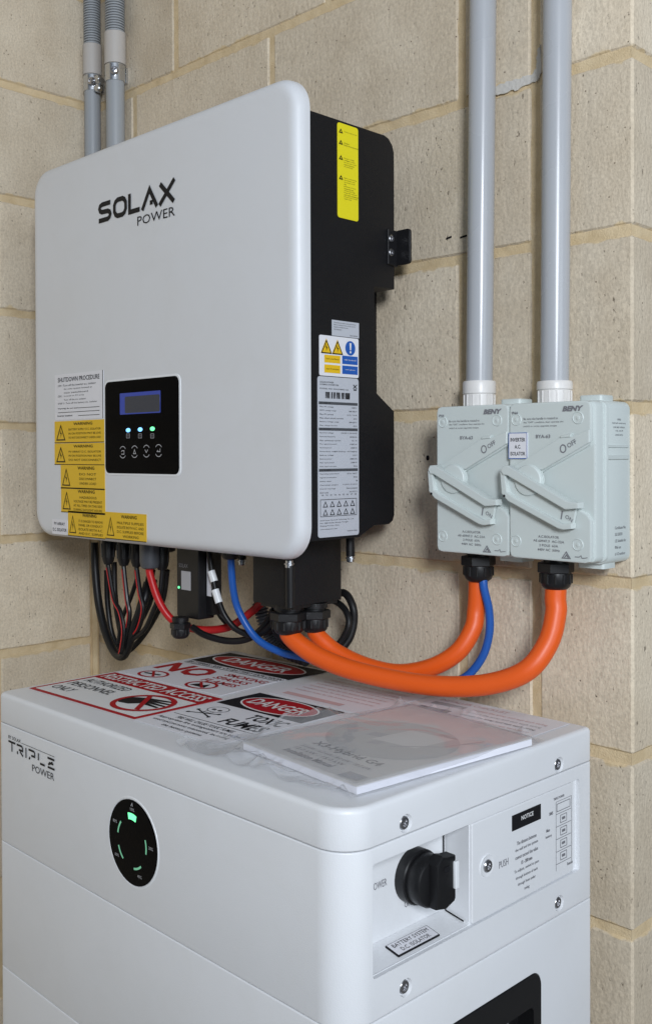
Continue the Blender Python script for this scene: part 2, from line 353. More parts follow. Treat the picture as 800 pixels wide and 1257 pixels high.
C0 = [W.px(x, y) for x, y in ((603, 108), (612, 104), (625, 99), (640, 95), (653, 91), (658, 84), (659, 62), (663, 55), (664, 86), (662, 96), (650, 103), (636, 109), (620, 113), (606, 117))]
for i, (p, q) in enumerate(zip(C0, C0[1:]+C0[:1])):
    for t in (0, .2, .4, .6, .8): pts.append((p[0]+(q[0]-p[0])*t+random.uniform(-.0011, .0011), p[1]+(q[1]-p[1])*t+random.uniform(-.0013, .0013)))
sm.prism(W, poly(pts), -.001, .0007); obj('plaster_smear', sm, 'plaster', bw, smooth=False)
for (x, y, w) in ((551, 292, 3.2), (569, 290.5, 4)):
    a, b = W.px(x-w, y+1); a2, b2 = W.px(x+w, y-1.5); mk = MB(); mk.prism(W, poly([(a, b-.001), (a2, b2-.0008), (a2, b2+.0012), (a, b+.001)]), 0, .0009); obj('marker_dash', mk, 'ink', bw)
a, b = W.px(525, 562); mk = MB(); mk.prism(W, circ(a, b, .0021, 10, .003), 0, .0009); obj('drill_mark', mk, 'ink', bw)

# ------------------------------------------------------------------ inverter
IX0, IX1, IZ0, IZ1 = .1268, .667, .930, 1.4375; IYF, IYR = -.1855, -.1667
inv = empty('solar_inverter', (.4, -.03, .93), 'white fronted solar inverter with black sides hung on the block wall', 'inverter')
FI = Fr((0, IYF, 0), (1, 0, 0), (0, 0, 1))
m = MB(); sh = rrect(IX0, IZ0, IX1, IZ1, .036, 10)
seq = [(-.0188, .012), (-.0188, .0012), (-.0176, 0), (-.0135, .0002)]
for k in range(1, 9): t = R(90*k/8); seq.append((-.0135+.0135*math.sin(t)**1.0*.985, .0002+.0115*(1-math.cos(t))))
seq += [(0, .0135), (0, .016)]
m.rings([[FI.P(a, b, c) for a, b in sh(i)] for c, i in seq]); obj('front_cover', m, 'cover', inv, 40)
XB = .663; FS = Fr((XB, 0, 0), (0, 1, 0), (0, 0, 1))
m = MB(); m.prism(FS, poly([(-.168, 1.4015), (-.046, 1.4015), (-.039, 1.399), (-.033, 1.393), (-.030, 1.385), (-.030, 1.2297), (-.064, 1.2285), (-.064, 1.1125), (-.0312, 1.0905), (-.0312, .973), (-.034, .966), (-.040, .9625), (-.066, .962), (-.0905, .9505), (-.168, .9505)]), -.515, 0, .0012, 2)
body = obj('casing', m, 'black', inv)
m = MB()                                          # wall plate behind the heatsink, seen in the notch
m.box(Fr((0, -.002, 0), (1, 0, 0), (0, 0, 1)), .20, 1.06, 0, .61, 1.38, .028); obj('mounting_plate', m, 'black', inv)
m = MB(); b0 = [FS.px(*q) for q in ((474, 281), (486, 284), (486, 328), (474, 324))]
m.prism(FS, poly(b0), 0, .003, .0006, 1)
FB = Fr((0, -.030, 0), (1, 0, 0), (0, 0, 1))
m.prism(FB, rrect(XB+.0005, 1.2565, .6855, 1.2960, .004, 4), -.003, 0, .0006, 1)
br = obj('side_bracket', m, 'black', inv)
for q in ((480.5, 292.5), (480.5, 309.5)):
    a, b = FS.px(*q, .004); m = MB(); m.lathe(FS.P(a, b, .003), FS.n, [(.0042, 0), (.0042, .0012), (.0034, .0018), (.0022, .0018), (.0018, .0004)], 16); obj('screw', m, 'steel', br)
FIp = lambda x, y: FI.px(x, y)
# logo
a0, b0 = FI.px(120, 274); a1, b1 = FI.px(214, 222)
lx0, lx1 = FI.px(121, 262)[0], FI.px(214.5, 240)[0]; lz0 = FI.px(150, 262)[1]; 
logo_z0 = FI.px(121, 274)[1]; logo_z1 = FI.px(121, 250)[1]
m = MB(); Wd = (lx1-lx0)/5.35; H = logo_z1-logo_z0; t = H*.235
def S(pts, i, w=t): m.stroke(FI, [(lx0+(i*1.09+x)*Wd, logo_z0+H*y) for x, y in pts], w, .0006)
S([(.92, .90), (.30, .90), (.15, .84), (.10, .72), (.15, .59), (.28, .52), (.72, .50), (.86, .43), (.91, .31), (.86, .18), (.72, .10), (.04, .10)], 0)
S([(.36, .90), (.72, .90), (.86, .82), (.95, .66), (.95, .34), (.86, .18), (.72, .10), (.36, .10), (.22, .18), (.13, .34), (.13, .66), (.22, .82), (.36, .90)], 1)
S([(.14, 1.0), (.14, .10), (.86, .10)], 2)
S([(-.06, .0), (.44, .92), (.94, .0)], 3); S([(.46, .26), (.66, .26)], 3, t*.9)
S([(.02, .0), (1.0, 1.04)], 4); S([(.06, 1.0), (.96, .0)], 4)
obj('brand_lettering', m, 'ink', inv, smooth=False)
m = MB(); pa, pb = FI.px(169, 277); qa, qb = FI.px(215, 252); m.text(FI, 'POWER', pa, pb, qa, pb+.0112, .0006, 0, 0); obj('brand_lettering', m, 'ink', inv, smooth=False)
# display
dx0, dz0 = FI.px(130.5, 581); dx1, dz1 = FI.px(220, 461); dz0 = FI.px(175, 581.5)[1]; dz1 = FI.px(175, 465)[1]
m = MB(); m.prism(FI, rrect(dx0-.0025, dz0-.0025, dx1+.003, dz1+.0025, .009, 6), -.001, .0007, .0004, 1); obj('display_surround', m, 'plasticw', inv)
m = MB(); m.prism(FI, rrect(dx0, dz0, dx1, dz1, .008, 6), 0, .0016, .0006, 2); dp = obj('display_panel', m, 'glass', inv)
FD = Fr((0, IYF-.0016, 0), (1, 0, 0), (0, 0, 1))
sa, sb = FD.px(147.5, 509); ta, tb = FD.px(197, 479)
m = MB(); m.prism(FD, rrect(sa, sb, ta, tb, .001, 2), -.001, .0004); m.m = 1; m.prism(FD, rrect(sa+.011, sb+.0015, ta-.0010, tb-.0045, .002, 2), 0, .0006); obj('screen', m, ('lcdb', 'lcd'), dp)
for (x, mm) in ((157.5, 'ledb'), (172.2, 'ledb'), (187.2, 'ledg')):
    a, b = FD.px(x, 528-(x-157)*.06); m = MB(); m.prism(FD, circ(a, b, .0046, 12, .0026), 0, .0005); obj('indicator_light', m, mm, dp)
m = MB()
for x in (157.5, 172.2, 187.2):
    a, b = FD.px(x, 535); m.ring2d(FD, rrect(a-.004, b-.003, a+.004, b+.003, .001, 2)(), rrect(a-.003, b-.002, a+.003, b+.002, .001, 2)(), .0004); m.stroke(FD, [(a-.003, b), (a+.003, b)], .0008, .0004)
obj('light_symbols', m, 'grink', dp)
for i, x in enumerate((151, 165.5, 180, 195)):
    a, b = FD.px(x, 555-(x-151)*.045); m = MB(); r = .0072
    for s0 in (35, 215):
        pts = [(a+r*math.cos(R(s0+k*11)), b+r*math.sin(R(s0+k*11))) for k in range(11)]; m.stroke(FD, pts, .0009, .0004)
    ic = [[(-.5, -.4), (.5, -.4), (.5, .3), (-.3, .3), (-.5, .1)], [(-.4, -.4), (0, .4), (.4, -.4), (-.4, -.4)], [(-.5, .3), (0, -.3), (.5, .3)], [(.5, .4), (.5, -.2), (-.5, -.2), (-.2, .1)]][i]
    m.stroke(FD, [(a+x*.006, b+y*.006) for x, y in ic], .001, .0004); obj('touch_button', m, 'lgrey', dp)
# labels on the front
def warn_tri(mb, F, a, b, w, h, c, k=1):
    mb.stroke(F, [(a-w/2, b-h/2), (a, b+h/2), (a+w/2, b-h/2), (a-w/2, b-h/2)], w*.08, c)
    mb.flat(F, [(a-w*.02, b+h*.22), (a-w*.12, b-h*.08), (a, b-h*.04)], c); mb.flat(F, [(a, b-h*.02), (a+w*.12, b+.0), (a-w*.02, b-h*.36)], c)
def label(parent, F, px0, px1, base, lines, name='warning_label', tri=None, c=.0007, r=.0, bold=True, labeltext=None, th=.0005):
    x0, zb = F.px(*px0); x1, zt = F.px(*px1)       # bottom-left and top-right on the plane
    m = MB(); m.prism(F, rrect(x0, zb, x1, zt, r, 3) if r else poly([(x0, zb), (x1, zb), (x1, zt), (x0, zt)]), 0, th)
    o = obj(name, m, base, parent, smooth=False)
    if labeltext: o['label'] = labeltext
    p = MB(); w, h = x1-x0, zt-zb; c = th+.0003
    for txt, u0, u1, v0, v1, b in lines: p.text(F, txt, x0+w*u0, zb+h*v0, x0+w*u1, zb+h*v1, c, b)
    if tri: warn_tri(p, F, x0+w*tri[0], zb+h*tri[1], w*tri[2], h*tri[3], c)
    if p.v: obj('print', p, 'ink', o, smooth=False)
    return o, (x0, zb, w, h)
o, (x0, zb, w, h) = label(inv, FI, (68, 516), (127, 454), 'paper', [('SHUTDOWN PROCEDURE', .07, .93, .83, .93, .01),
  ('STEP 1', .07, .16, .73, .77, 0), ('Turn off the inverter a.c. isolator', .18, .86, .73, .775, 0), ('for solar system located at', .2, .78, .65, .69, 0), ('main switchboard', .2, .70, .575, .61, 0),
  ('STEP 2', .07, .16, .50, .54, 0), ('located on PV array', .2, .62, .50, .535, 0), ('Turn off the d.c. isolator', .2, .66, .42, .455, 0), ('STEP 3  Turn off the battery d.c. isolator', .07, .88, .335, .38, 0),
  ('Warning: do not open', .06, .50, .23, .265, .02), ('Inverter location:', .06, .38, .075, .11, .02)], 'shutdown_label')
m = MB()
for v, u0 in ((.245, .5), (.165, .07), (.08, .5)): m.stroke(FI, [(x0+w*u0, zb+h*v), (x0+w*.93, zb+h*v)], .0006, .0009)
m.stroke(FI, [(x0+w*.995, zb), (x0+w*.995, zb+h)], .0012, .0009)
obj('rule_line', m, 'ink', o, smooth=False)
def wl(p0, p1, l4, n=''):
    tall = len(l4); L = [('WARNING', .40, .78, .79, .92, .015)]
    for i, tx in enumerate(l4): y = .60-.19*i if tall < 4 else .62-.165*i; L.append((tx, .30 if len(tx) > 14 else .44, .94 if len(tx) > 14 else .82, y-.045, y+.05, 0))
    o, (x0, zb, w, h) = label(inv, FI, p0, p1, 'yellow', L, 'warning_label', (.135, .46, .17, .66), labeltext=n)
    e = MB(); e.stroke(FI, [(x0, zb), (x0+w, zb)], .0009, .0007); obj('edge_line', e, 'ink', o, smooth=False)
wl((67.5, 543.5), (128, 514.5), ['BATTERY SUPPLY D.C. ISOLATOR', 'IN ON POSITION MAY BE LIVE', 'DO NOT DISCONNECT UNDER LOAD'], 'topmost yellow warning label about the battery supply')
wl((67.5, 570), (128.5, 543.2), ['PV ARRAY D.C. ISOLATOR', 'IN ON POSITION MAY BE LIVE', 'DO NOT DISCONNECT'], 'second yellow warning label about the array')
wl((75, 599), (128.8, 570.4), ['DO NOT', 'DISCONNECT', 'UNDER LOAD'], 'yellow warning label reading do not disconnect under load')
wl((75.5, 628), (129.2, 600), ['HAZARDOUS', 'VOLTAGE MAY BE PRESENT', 'AT ALL TIMES ON THIS SIDE', 'DURING DAYLIGHT HOURS'], 'yellow warning label about hazardous voltage')
wl((84, 657), (129.5, 630), ['IT IS DANGER TO REMOVE', 'PANEL OR CONDUCT', 'ISOLATE BOTH A.C.', 'AND D.C. SUPPLIES'], 'lowest left yellow warning label')
wl((129.8, 660.5), (180, 631.5), ['MULTIPLE SUPPLIES', 'ISOLATE BOTH A.C. AND', 'D.C. SUPPLIES BEFORE', 'WORKING'], 'rightmost yellow warning label on multiple supplies')
label(inv, FI, (64.5, 655), (83, 638.5), 'paper', [('PV ARRAY', .15, .85, .62, .82, .01), ('D.C. ISOLATOR', .06, .96, .2, .42, .01)], 'isolator_label')
# labels on the side
def slabel(p0, p1, base, lines, name, **k): return label(inv, FS, p0, p1, base, lines, name, **k)
o, (x0, zb, w, h) = slabel((414, 266), (439, 157.5), 'yellow2', [], 'warning_label', r=.003, labeltext='tall lemon yellow warning label high on the side')
m = MB(); rl = [(.92, ['Surface may be hot', ]), (.80, ['Caution', 'Read the instructions']), (.64, ['Danger of high', 'voltages inside', 'Do not open cover', 'wait 5 minutes', 'to discharge']), (.43, ['Before connecting', 'the battery and', 'the array check', 'the', 'polarity of each', 'conductor and', 'torque the lugs', 'Keep this unit dry', 'and well ventilated', 'Service by trained', 'staff only'])]
for v, L in rl:
    m.stroke(FS, [(x0+w*.08, zb+h*(v-.022)), (x0+w*.15, zb+h*(v+.012)), (x0+w*.22, zb+h*(v-.022)), (x0+w*.08, zb+h*(v-.022))], .001, .0009)
    for i, t_ in enumerate(L): m.text(FS, t_, x0+w*.3, zb+h*(v-.022*i-.008), x0+w*(.3+.035*len(t_)), zb+h*(v-.022*i+.004), .0009)
obj('print', m, 'ink', o, smooth=False)
slabel((407, 411.5), (440, 396.5), 'silver', [(t_, .06, .06+.02*len(t_), .80-.14*i, .88-.14*i, 0) for i, t_ in enumerate(['Warning dual supply: isolate the inverter', 'before working on this circuit, test for', 'dangerous voltages between', 'the conductors']) ]+[('EN 50549', .66, .94, .08, .15, 0)], 'supply_label')
o, (x0, zb, w, h) = slabel((391.5, 460.5), (439.5, 416), 'paper', [], 'safety_label', r=.002)
m = MB()
for u in (.17, .45): m.flat(FS, [(x0+w*(u-.14), zb+h*.56), (x0+w*(u+.14), zb+h*.56), (x0+w*u, zb+h*.93)], .0008)
m.flat(FS, [(x0+w*.12, zb+h*.33), (x0+w*.52, zb+h*.33), (x0+w*.52, zb+h*.52), (x0+w*.12, zb+h*.52)], .0008); m.flat(FS, [(x0+w*.12, zb+h*.08), (x0+w*.52, zb+h*.08), (x0+w*.52, zb+h*.28), (x0+w*.12, zb+h*.28)], .0008)
m.m = 1; m.flat(FS, circ(x0+w*.78, zb+h*.74, w*.13, 20)(), .0008); m.flat(FS, [(x0+w*.57, zb+h*.33), (x0+w*.97, zb+h*.33), (x0+w*.97, zb+h*.54), (x0+w*.57, zb+h*.54)], .0008); m.flat(FS, [(x0+w*.57, zb+h*.08), (x0+w*.97, zb+h*.08), (x0+w*.97, zb+h*.29), (x0+w*.57, zb+h*.29)], .0008)
m.m = 2; m.flat(FS, [(x0+w*.755, zb+h*.87), (x0+w*.805, zb+h*.87), (x0+w*.795, zb+h*.69), (x0+w*.765, zb+h*.69)], .001); m.flat(FS, circ(x0+w*.78, zb+h*.64, w*.022, 8)(), .001)
m.text(FS, 'refer to manual', x0+w*.62, zb+h*.42, x0+w*.92, zb+h*.46, .001); m.text(FS, 'wear gloves', x0+w*.64, zb+h*.17, x0+w*.9, zb+h*.21, .001)
m.m = 3; m.text(FS, 'hot surface', x0+w*.16, zb+h*.41, x0+w*.48, zb+h*.45, .001); m.text(FS, 'wait 5 minutes', x0+w*.16, zb+h*.16, x0+w*.48, zb+h*.2, .001)
for u in (.17, .45): warn_tri(m, FS, x0+w*u, zb+h*.72, w*.24, h*.31, .001)
obj('print', m, ('yellow', 'blueink', 'whiteink', 'ink'), o, smooth=False)
o, (x0, zb, w, h) = slabel((390, 660.5), (439.5, 465), 'silver', [], 'rating_label', r=.003)
m = MB()
T_ = lambda t_, u0, u1, v, hh=.0085: m.text(FS, t_, x0+w*u0, zb+h*(v-hh/2), x0+w*u1, zb+h*(v+hh/2), .0009)
T_('SOLAX POWER', .05, .38, .965, .010); T_('HYBRID INVERTER', .05, .50, .950, .008); T_('MODEL NO. X3-HYBRID-G4', .05, .74, .925, .008)
v = .895; 
for i in range(34):
    u = .18+.6*i/34; 
    if random.random() < .72: m.flat(FS, [(x0+w*u, zb+h*.865), (x0+w*(u+.6/34*random.choice((.5, .9))), zb+h*.865), (x0+w*(u+.6/34*.8), zb+h*.905), (x0+w*u, zb+h*.905)], .0009)
rows = [('DC INPUT', None), ('Max. PV voltage', '1000 V'), ('MPPT voltage range', '180-950 V'), ('Max. PV current', '16 A / 16 A'), ('Max. short circuit current', '20 A'), ('Battery voltage range', '180-650 V'), ('Max. charge current', '30 A'),
 ('AC OUTPUT', None), ('Nominal voltage', '415/240 V, 3W+N+PE'), ('Nominal frequency', '50/60 Hz'), ('Max. continuous current', '16.1 A'), ('Max. apparent power', '11000 VA'), ('Nominal power', '10000 W'), ('Power factor range', '0.8 leading - 0.8 lagging'), ('Back-up voltage', '415 V'), ('Back-up power', '10000 VA'), ('Max. input power', '20000 W'), ('Max. input current', '30 A'),
 ('OTHER', None), ('Operating temperature', '-35 to +60 C'), ('Ingress protection', 'IP65'), ('Safety class', 'I'), ('Overvoltage category', 'II (DC) III (AC)'), ('Inverter topology', 'Non-isolated'), ('Grid code', 'AS 4777.2')]
for i, (a, b) in enumerate(rows):
    v = .835-i*.0232
    if b is None: m.m = 1; m.flat(FS, [(x0+w*.02, zb+h*(v-.008)), (x0+w*.97, zb+h*(v-.008)), (x0+w*.97, zb+h*(v+.009)), (x0+w*.02, zb+h*(v+.009))], .0008); m.m = 0; T_(a, .04, .3, v, .009)
    else: T_(a, .04, .04+.022*len(a), v); T_(b, .95-.022*len(b), .95, v)
for k in range(5):
    for j in range(2): u, vv = .17+k*.165, .205-j*.05; m.stroke(FS, [(x0+w*(u-.05), zb+h*(vv-.016)), (x0+w*u, zb+h*(vv+.016)), (x0+w*(u+.05), zb+h*(vv-.016)), (x0+w*(u-.05), zb+h*(vv-.016))], .0008, .0009)
m.stroke(FS, [(x0+w*.05, zb+h*.13), (x0+w*.93, zb+h*.13), (x0+w*.93, zb+h*.235), (x0+w*.05, zb+h*.235), (x0+w*.05, zb+h*.13)], .0005, .0009)
for k in range(9): u = .08+k*.1; T_('V'+str(k), u, u+.05, .262, .01)
T_('SolaX Power Network Technology Co., Ltd.', .04, .86, .105); T_('No. 288 Shizhu Road, Tonglu', .04, .72, .088); T_('Zhejiang Province, China', .04, .5, .071); T_('www.solaxpower.com', .04, .45, .05); T_('MADE IN CHINA', .7, .95, .03, .007)
m.stroke(FS, [(x0+w*.86, zb+h*.96), (x0+w*.95, zb+h*.935)], .001, .0009); m.stroke(FS, [(x0+w*.95, zb+h*.96), (x0+w*.86, zb+h*.935)], .001, .0009); m.stroke(FS, [(x0+w*.87, zb+h*.927), (x0+w*.94, zb+h*.927)], .0014, .0009)
obj('print', m, ('ink', 'dgrey'), o, smooth=False)
# terminal box below, with its rod, studs and glands
TX0, TX1, TY0, TY1, TZ0 = .548, .612, -.148, -.063, .8745
FT = Fr((0, 0, TZ0), (1, 0, 0), (0, 1, 0))
m = MB(); m.prism(FT, rrect(TX0, TY0, TX1, TY1, .006, 4), .0, .0775); obj('terminal_box', m, 'black', inv)
m = MB(); m.box(FT, TX0+.012, TY0+.004, -.004, TX1-.004, TY1-.006, .002); obj('gland_plate', m, 'blackp', inv)
def bolt(p, ax=(0, 0, 1), r=.0045, parent=inv, mt='metal', name='bolt'):
    m = MB(); m.lathe(p, ax, [(r*.7, -.001), (r, 0), (r, .003), (r*1.25, .0032), (r*1.25, .0045), (r*.95, .0046), (r*.95, .0075)], 12); return obj(name, m, mt, parent)
p = at(355, 692, TY0-.006); bolt((p.x, p.y, p.z-.004))
m = MB(); m.tube([(p.x, p.y+.001, p.z-.002), (p.x, p.y+.001, TZ0+.001)], .0052, 12, 0); obj('spacer_rod', m, 'blackp', inv)
for q, Y in (((430, 686), -.075), ((297, 690), -.11)):
    p = at(*q, Y); bolt((p.x, p.y, p.z-.003)); m = MB(); m.tube([(p.x, p.y, p.z+.003), (p.x, p.y, .955)], .005, 10, 0); obj('stud', m, 'blackp', inv)
def gland(p, r, h, parent, name='cable_gland', down=(0, 0, -1), mt='blackp'):
    m = MB(); d = Vector(down)
    m.lathe(p, d, [(r*.95, -.002), (r*.95, h*.12), (r*.8, h*.14), (r*.8, h*.2)], 20)
    m.lathe(Vector(p)+d*h*.2, d, [(r*1.12, 0), (r*1.18, h*.03), (r*1.18, h*.27), (r*1.12, h*.3)], 6)
    m.lathe(Vector(p)+d*h*.5, d, [(r*.98, 0), (r*1.0, h*.06), (r*1.0, h*.28), (r*.9, h*.40), (r*.74, h*.47), (r*.6, h*.5)], 20)
    n = 12
    for k in range(n):
        a = 2*math.pi*k/n; v = Vector(p)+Vector((math.cos(a)*r*.99, math.sin(a)*r*.99, 0)); m.tube([v+d*h*.53, v+d*h*.80], r*.07, 5, 0)
    return obj(name, m, mt, parent, 30)
G1 = at(354, 749, -.128); G2 = at(386, 744, -.098)
gland((G1.x, G1.y, TZ0-.003), .0175, .032, inv); gland((G2.x, G2.y, TZ0-.003), .0155, .032, inv)
# plugs along the bottom
m = MB(); m.box(Fr((0, 0, .9505), (1, 0, 0), (0, 1, 0)), .17, -.150, -.012, .40, -.07, .004, 0, .003); obj('connector_tray', m, 'blackp', inv)
plug_ends = []
for i, (x, Y) in enumerate(((133, -.13), (152, -.125), (168, -.12), (199, -.12))):
    p = at(x, 690, Y); z0 = at(x, 713, Y).z; m = MB()
    m.lathe((p.x, p.y, .948), (0, 0, -1), [(.0075, 0), (.0075, .012), (.0062, .013), (.0062, .02), (.0078, .021), (.0092, .026), (.0092, .044), (.0082, .05), (.0058, .0945-(z0-.8585)-.038 if False else .056)], 14)
    for k in range(6): a = k*math.pi/3+.3; m.tube([(p.x+.0092*math.cos(a), p.y+.0092*math.sin(a), .948-.027), (p.x+.0085*math.cos(a), p.y+.0085*math.sin(a), .948-.046)], .0014, 5, 0)
    obj('battery_plug' if i > 9 else 'array_plug', m, 'blackp', inv); plug_ends.append(Vector((p.x, p.y, .893)))
for x, Y, hh_ in ((143, -.092, .040), (161, -.090, .046), (177, -.088, .038), (193, -.090, .050), (208, -.095, .034)):
    p = at(x, 690, Y); m = MB(); m.lathe((p.x, p.y, .948), (0, 0, -1), [(.0085, 0), (.0085, .016), (.0070, .018), (.0095, .022), (.0095, hh_-.006), (.0078, hh_), (.004, hh_+.002)], 12); obj('blanking_plug', m, 'blackp', inv)
p = at(184, 690, -.135); m = MB(); m.lathe((p.x, p.y, .948), (0, 0, -1), [(.008, 0), (.009, .008), (.0135, .014), (.0135, .045), (.0115, .052), (.0075, .054)], 16); obj('battery_plug', m, 'dgrey', inv); RP = Vector((p.x, p.y, .895))
p = at(283, 684, -.135); gland((p.x, p.y, .948), .0115, .03, inv); BP = Vector((p.x, p.y, .925))
# data dongle hanging from its port
dg_ = empty('data_dongle', (.41, -.12, .872), 'black plug-in data dongle hanging below the inverter', 'dongle')
FG = Fr((0, -.135, 0), (1, 0, 0), (0, 0, 1))
da, db = FG.px(217, 762); ea, eb = FG.px(244, 762); db = FG.px(230, 759)[1]
m = MB(); m.prism(FG, rrect(da, db, ea, .949, .003, 3), -.024, 0, .0015, 2); obj('body', m, 'blackp', dg_)
m = MB(); m.box(FG, ea+.0005, db+.006, -.026, ea+.012, .949, -.012); obj('side_rib', m, 'blackp', dg_)
m = MB(); q = FG.px(247, 733); q2 = FG.px(254, 680); FGs = Fr((ea+.0125, 0, 0), (0, 1, 0), (0, 0, 1)); 
y0, z0 = -.1215, .892; m.prism(FG, poly([(ea+.002, q[1]), (ea+.0105, q[1]), (ea+.0105, .943), (ea+.002, .943)]), -.0119, -.0112); obj('serial_label', m, 'paper', dg_)
m = MB(); q = FG.px(223, 723.5); q2 = FG.px(234, 702); m.prism(FG, poly([(q[0], q[1]), (q2[0], q[1]), (q2[0], q2[1]), (q[0], q2[1])]), 0, .0006); obj('sticker', m, 'lgrey', dg_)
m = MB(); q = FG.px(220, 696); m.text(FG, 'SOLAX', q[0], q[1], q[0]+.018, q[1]+.0048, .0006); obj('print', m, 'grink', dg_)
m = MB(); q = FG.px(219.7, 721); m.prism(FG, circ(*q, .0016, 10), 0, .0008); obj('indicator_light', m, 'ledg', dg_)
gx = (da+ea)/2; gland((gx+.001, -.147, db+.001), .011, .024, dg_)

# ------------------------------------------------------------------ conduits
def plain_conduit(xt, xb, label):
    P0 = at(xb, 462, -.018); P1 = at(xt, 0, -.018); P1 = P0+(P1-P0)*1.75
    r = empty('conduit', (P0.x, P0.y, P0.z), label, 'conduit', 'straight grey conduits above the switches')
    m = MB(); m.tube([P0-Vector((0, 0, .012)), P1], .0142, 28, 0); obj('pipe', m, 'conduit', r)
    m = MB(); z1 = at(xb, 468, -.018).z; z0 = 1.0885
    m.lathe((P0.x, P0.y, z0), (0, 0, 1), [(.0165, -.004), (.0165, .017), (.0178, .018), (.0178, z1-z0-.002), (.017, z1-z0), (.0145, z1-z0)], 28)
    for k in range(14): a = k*2*math.pi/14; m.tube([(P0.x+.0166*math.cos(a), P0.y+.0166*math.sin(a), z0), (P0.x+.0166*math.cos(a), P0.y+.0166*math.sin(a), z0+.0165)], .0009, 5, 0)
    obj('adaptor', m, 'coupl', r)
plain_conduit(592.5, 588, 'grey plastic conduit rising from the left rotary switch')
plain_conduit(684, 680.5, 'grey plastic conduit rising from the right switch, nearest the wall edge')
def flex_conduit(x, r, ycol0, ycol1, yst, label):
    c = at(x, 150, -.018); z = lambda y: at(x, y, -.018).z
    o = empty('conduit', (c.x, c.y, 1.45), label, 'conduit', 'conduits with corrugated tops in the corner')
    m = MB(); m.tube([(c.x, c.y, 1.05), (c.x, c.y, z(ycol1)+.002)], r, 24, 0); obj('pipe', m, 'conduit2', o)
    m = MB(); m.lathe((c.x, c.y, z(ycol1)), (0, 0, 1), [(r, 0), (r*1.16, .0005), (r*1.16, z(ycol0)-z(ycol1)-.001), (r, z(ycol0)-z(ycol1))], 24); obj('coupling', m, 'coupl2', o)
    m = MB(); prof = []; h = 0; pit = .0040
    while h < .35: prof += [(r*.86, h), (r*.86, h+pit*.35), (r*1.06, h+pit*.5), (r*1.06, h+pit*.9)]; h += pit
    m.lathe((c.x, c.y, z(ycol0)-.002), (0, 0, 1), prof, 20); obj('corrugated_hose', m, 'conduit2', o, 50)
    return o, c, z
o, c, z = flex_conduit(113.7, .0128, 55, 93, 93, 'grey conduit in the corner with its coupling set lower, left of the pair')
def saddle(o, c, z, r, y0, y1, side):
    m = MB(); z0, z1 = z(y1), z(y0); m.lathe((c.x, c.y, z0), (0, 0, 1), [(r, 0), (r*1.1, .0003), (r*1.1, z1-z0-.0003), (r, z1-z0)], 24)
    F_ = Fr((c.x, c.y, 0), (1, 0, 0), (0, 0, 1)); m.box(F_, -r*.6, z0+.001, -.0178, r*.6, z1-.001, -.0140)
    s = obj('saddle_clamp', m, 'metal', o)
    for zz in ((z0+z1)/2,):
        q = MB(); q.lathe((c.x+r*.75+.004, c.y-r*.75-.001, zz), (.7, -.7, 0) if side else (.3, -1, 0), [(.0062, -.004), (.0062, .001), (.005, .003), (.003, .0035), (.002, .002)], 14); obj('screw', q, 'steel', s)
    return s
s = saddle(o, c, z, .0128, 94, 113, 0)
m = MB(); zc = z(105)
for dz in (-.007, .007): m.lathe((c.x+.0225, c.y-.004, zc+dz-.003), (.2, -1, .1), [(.006, -.004), (.0064, .002), (.005, .004), (.0025, .0045)], 12)
m.tube([(c.x+.012, c.y, zc), (c.x+.030, c.y-.002, zc)], .0055, 10, 0); obj('clamp_bolt', m, 'metal', s)
o, c, z = flex_conduit(141.8, .0142, 40, 80, 80, 'grey conduit in the corner with its coupling set higher, right of the pair')
saddle(o, c, z, .0142, 80.5, 101, 1)

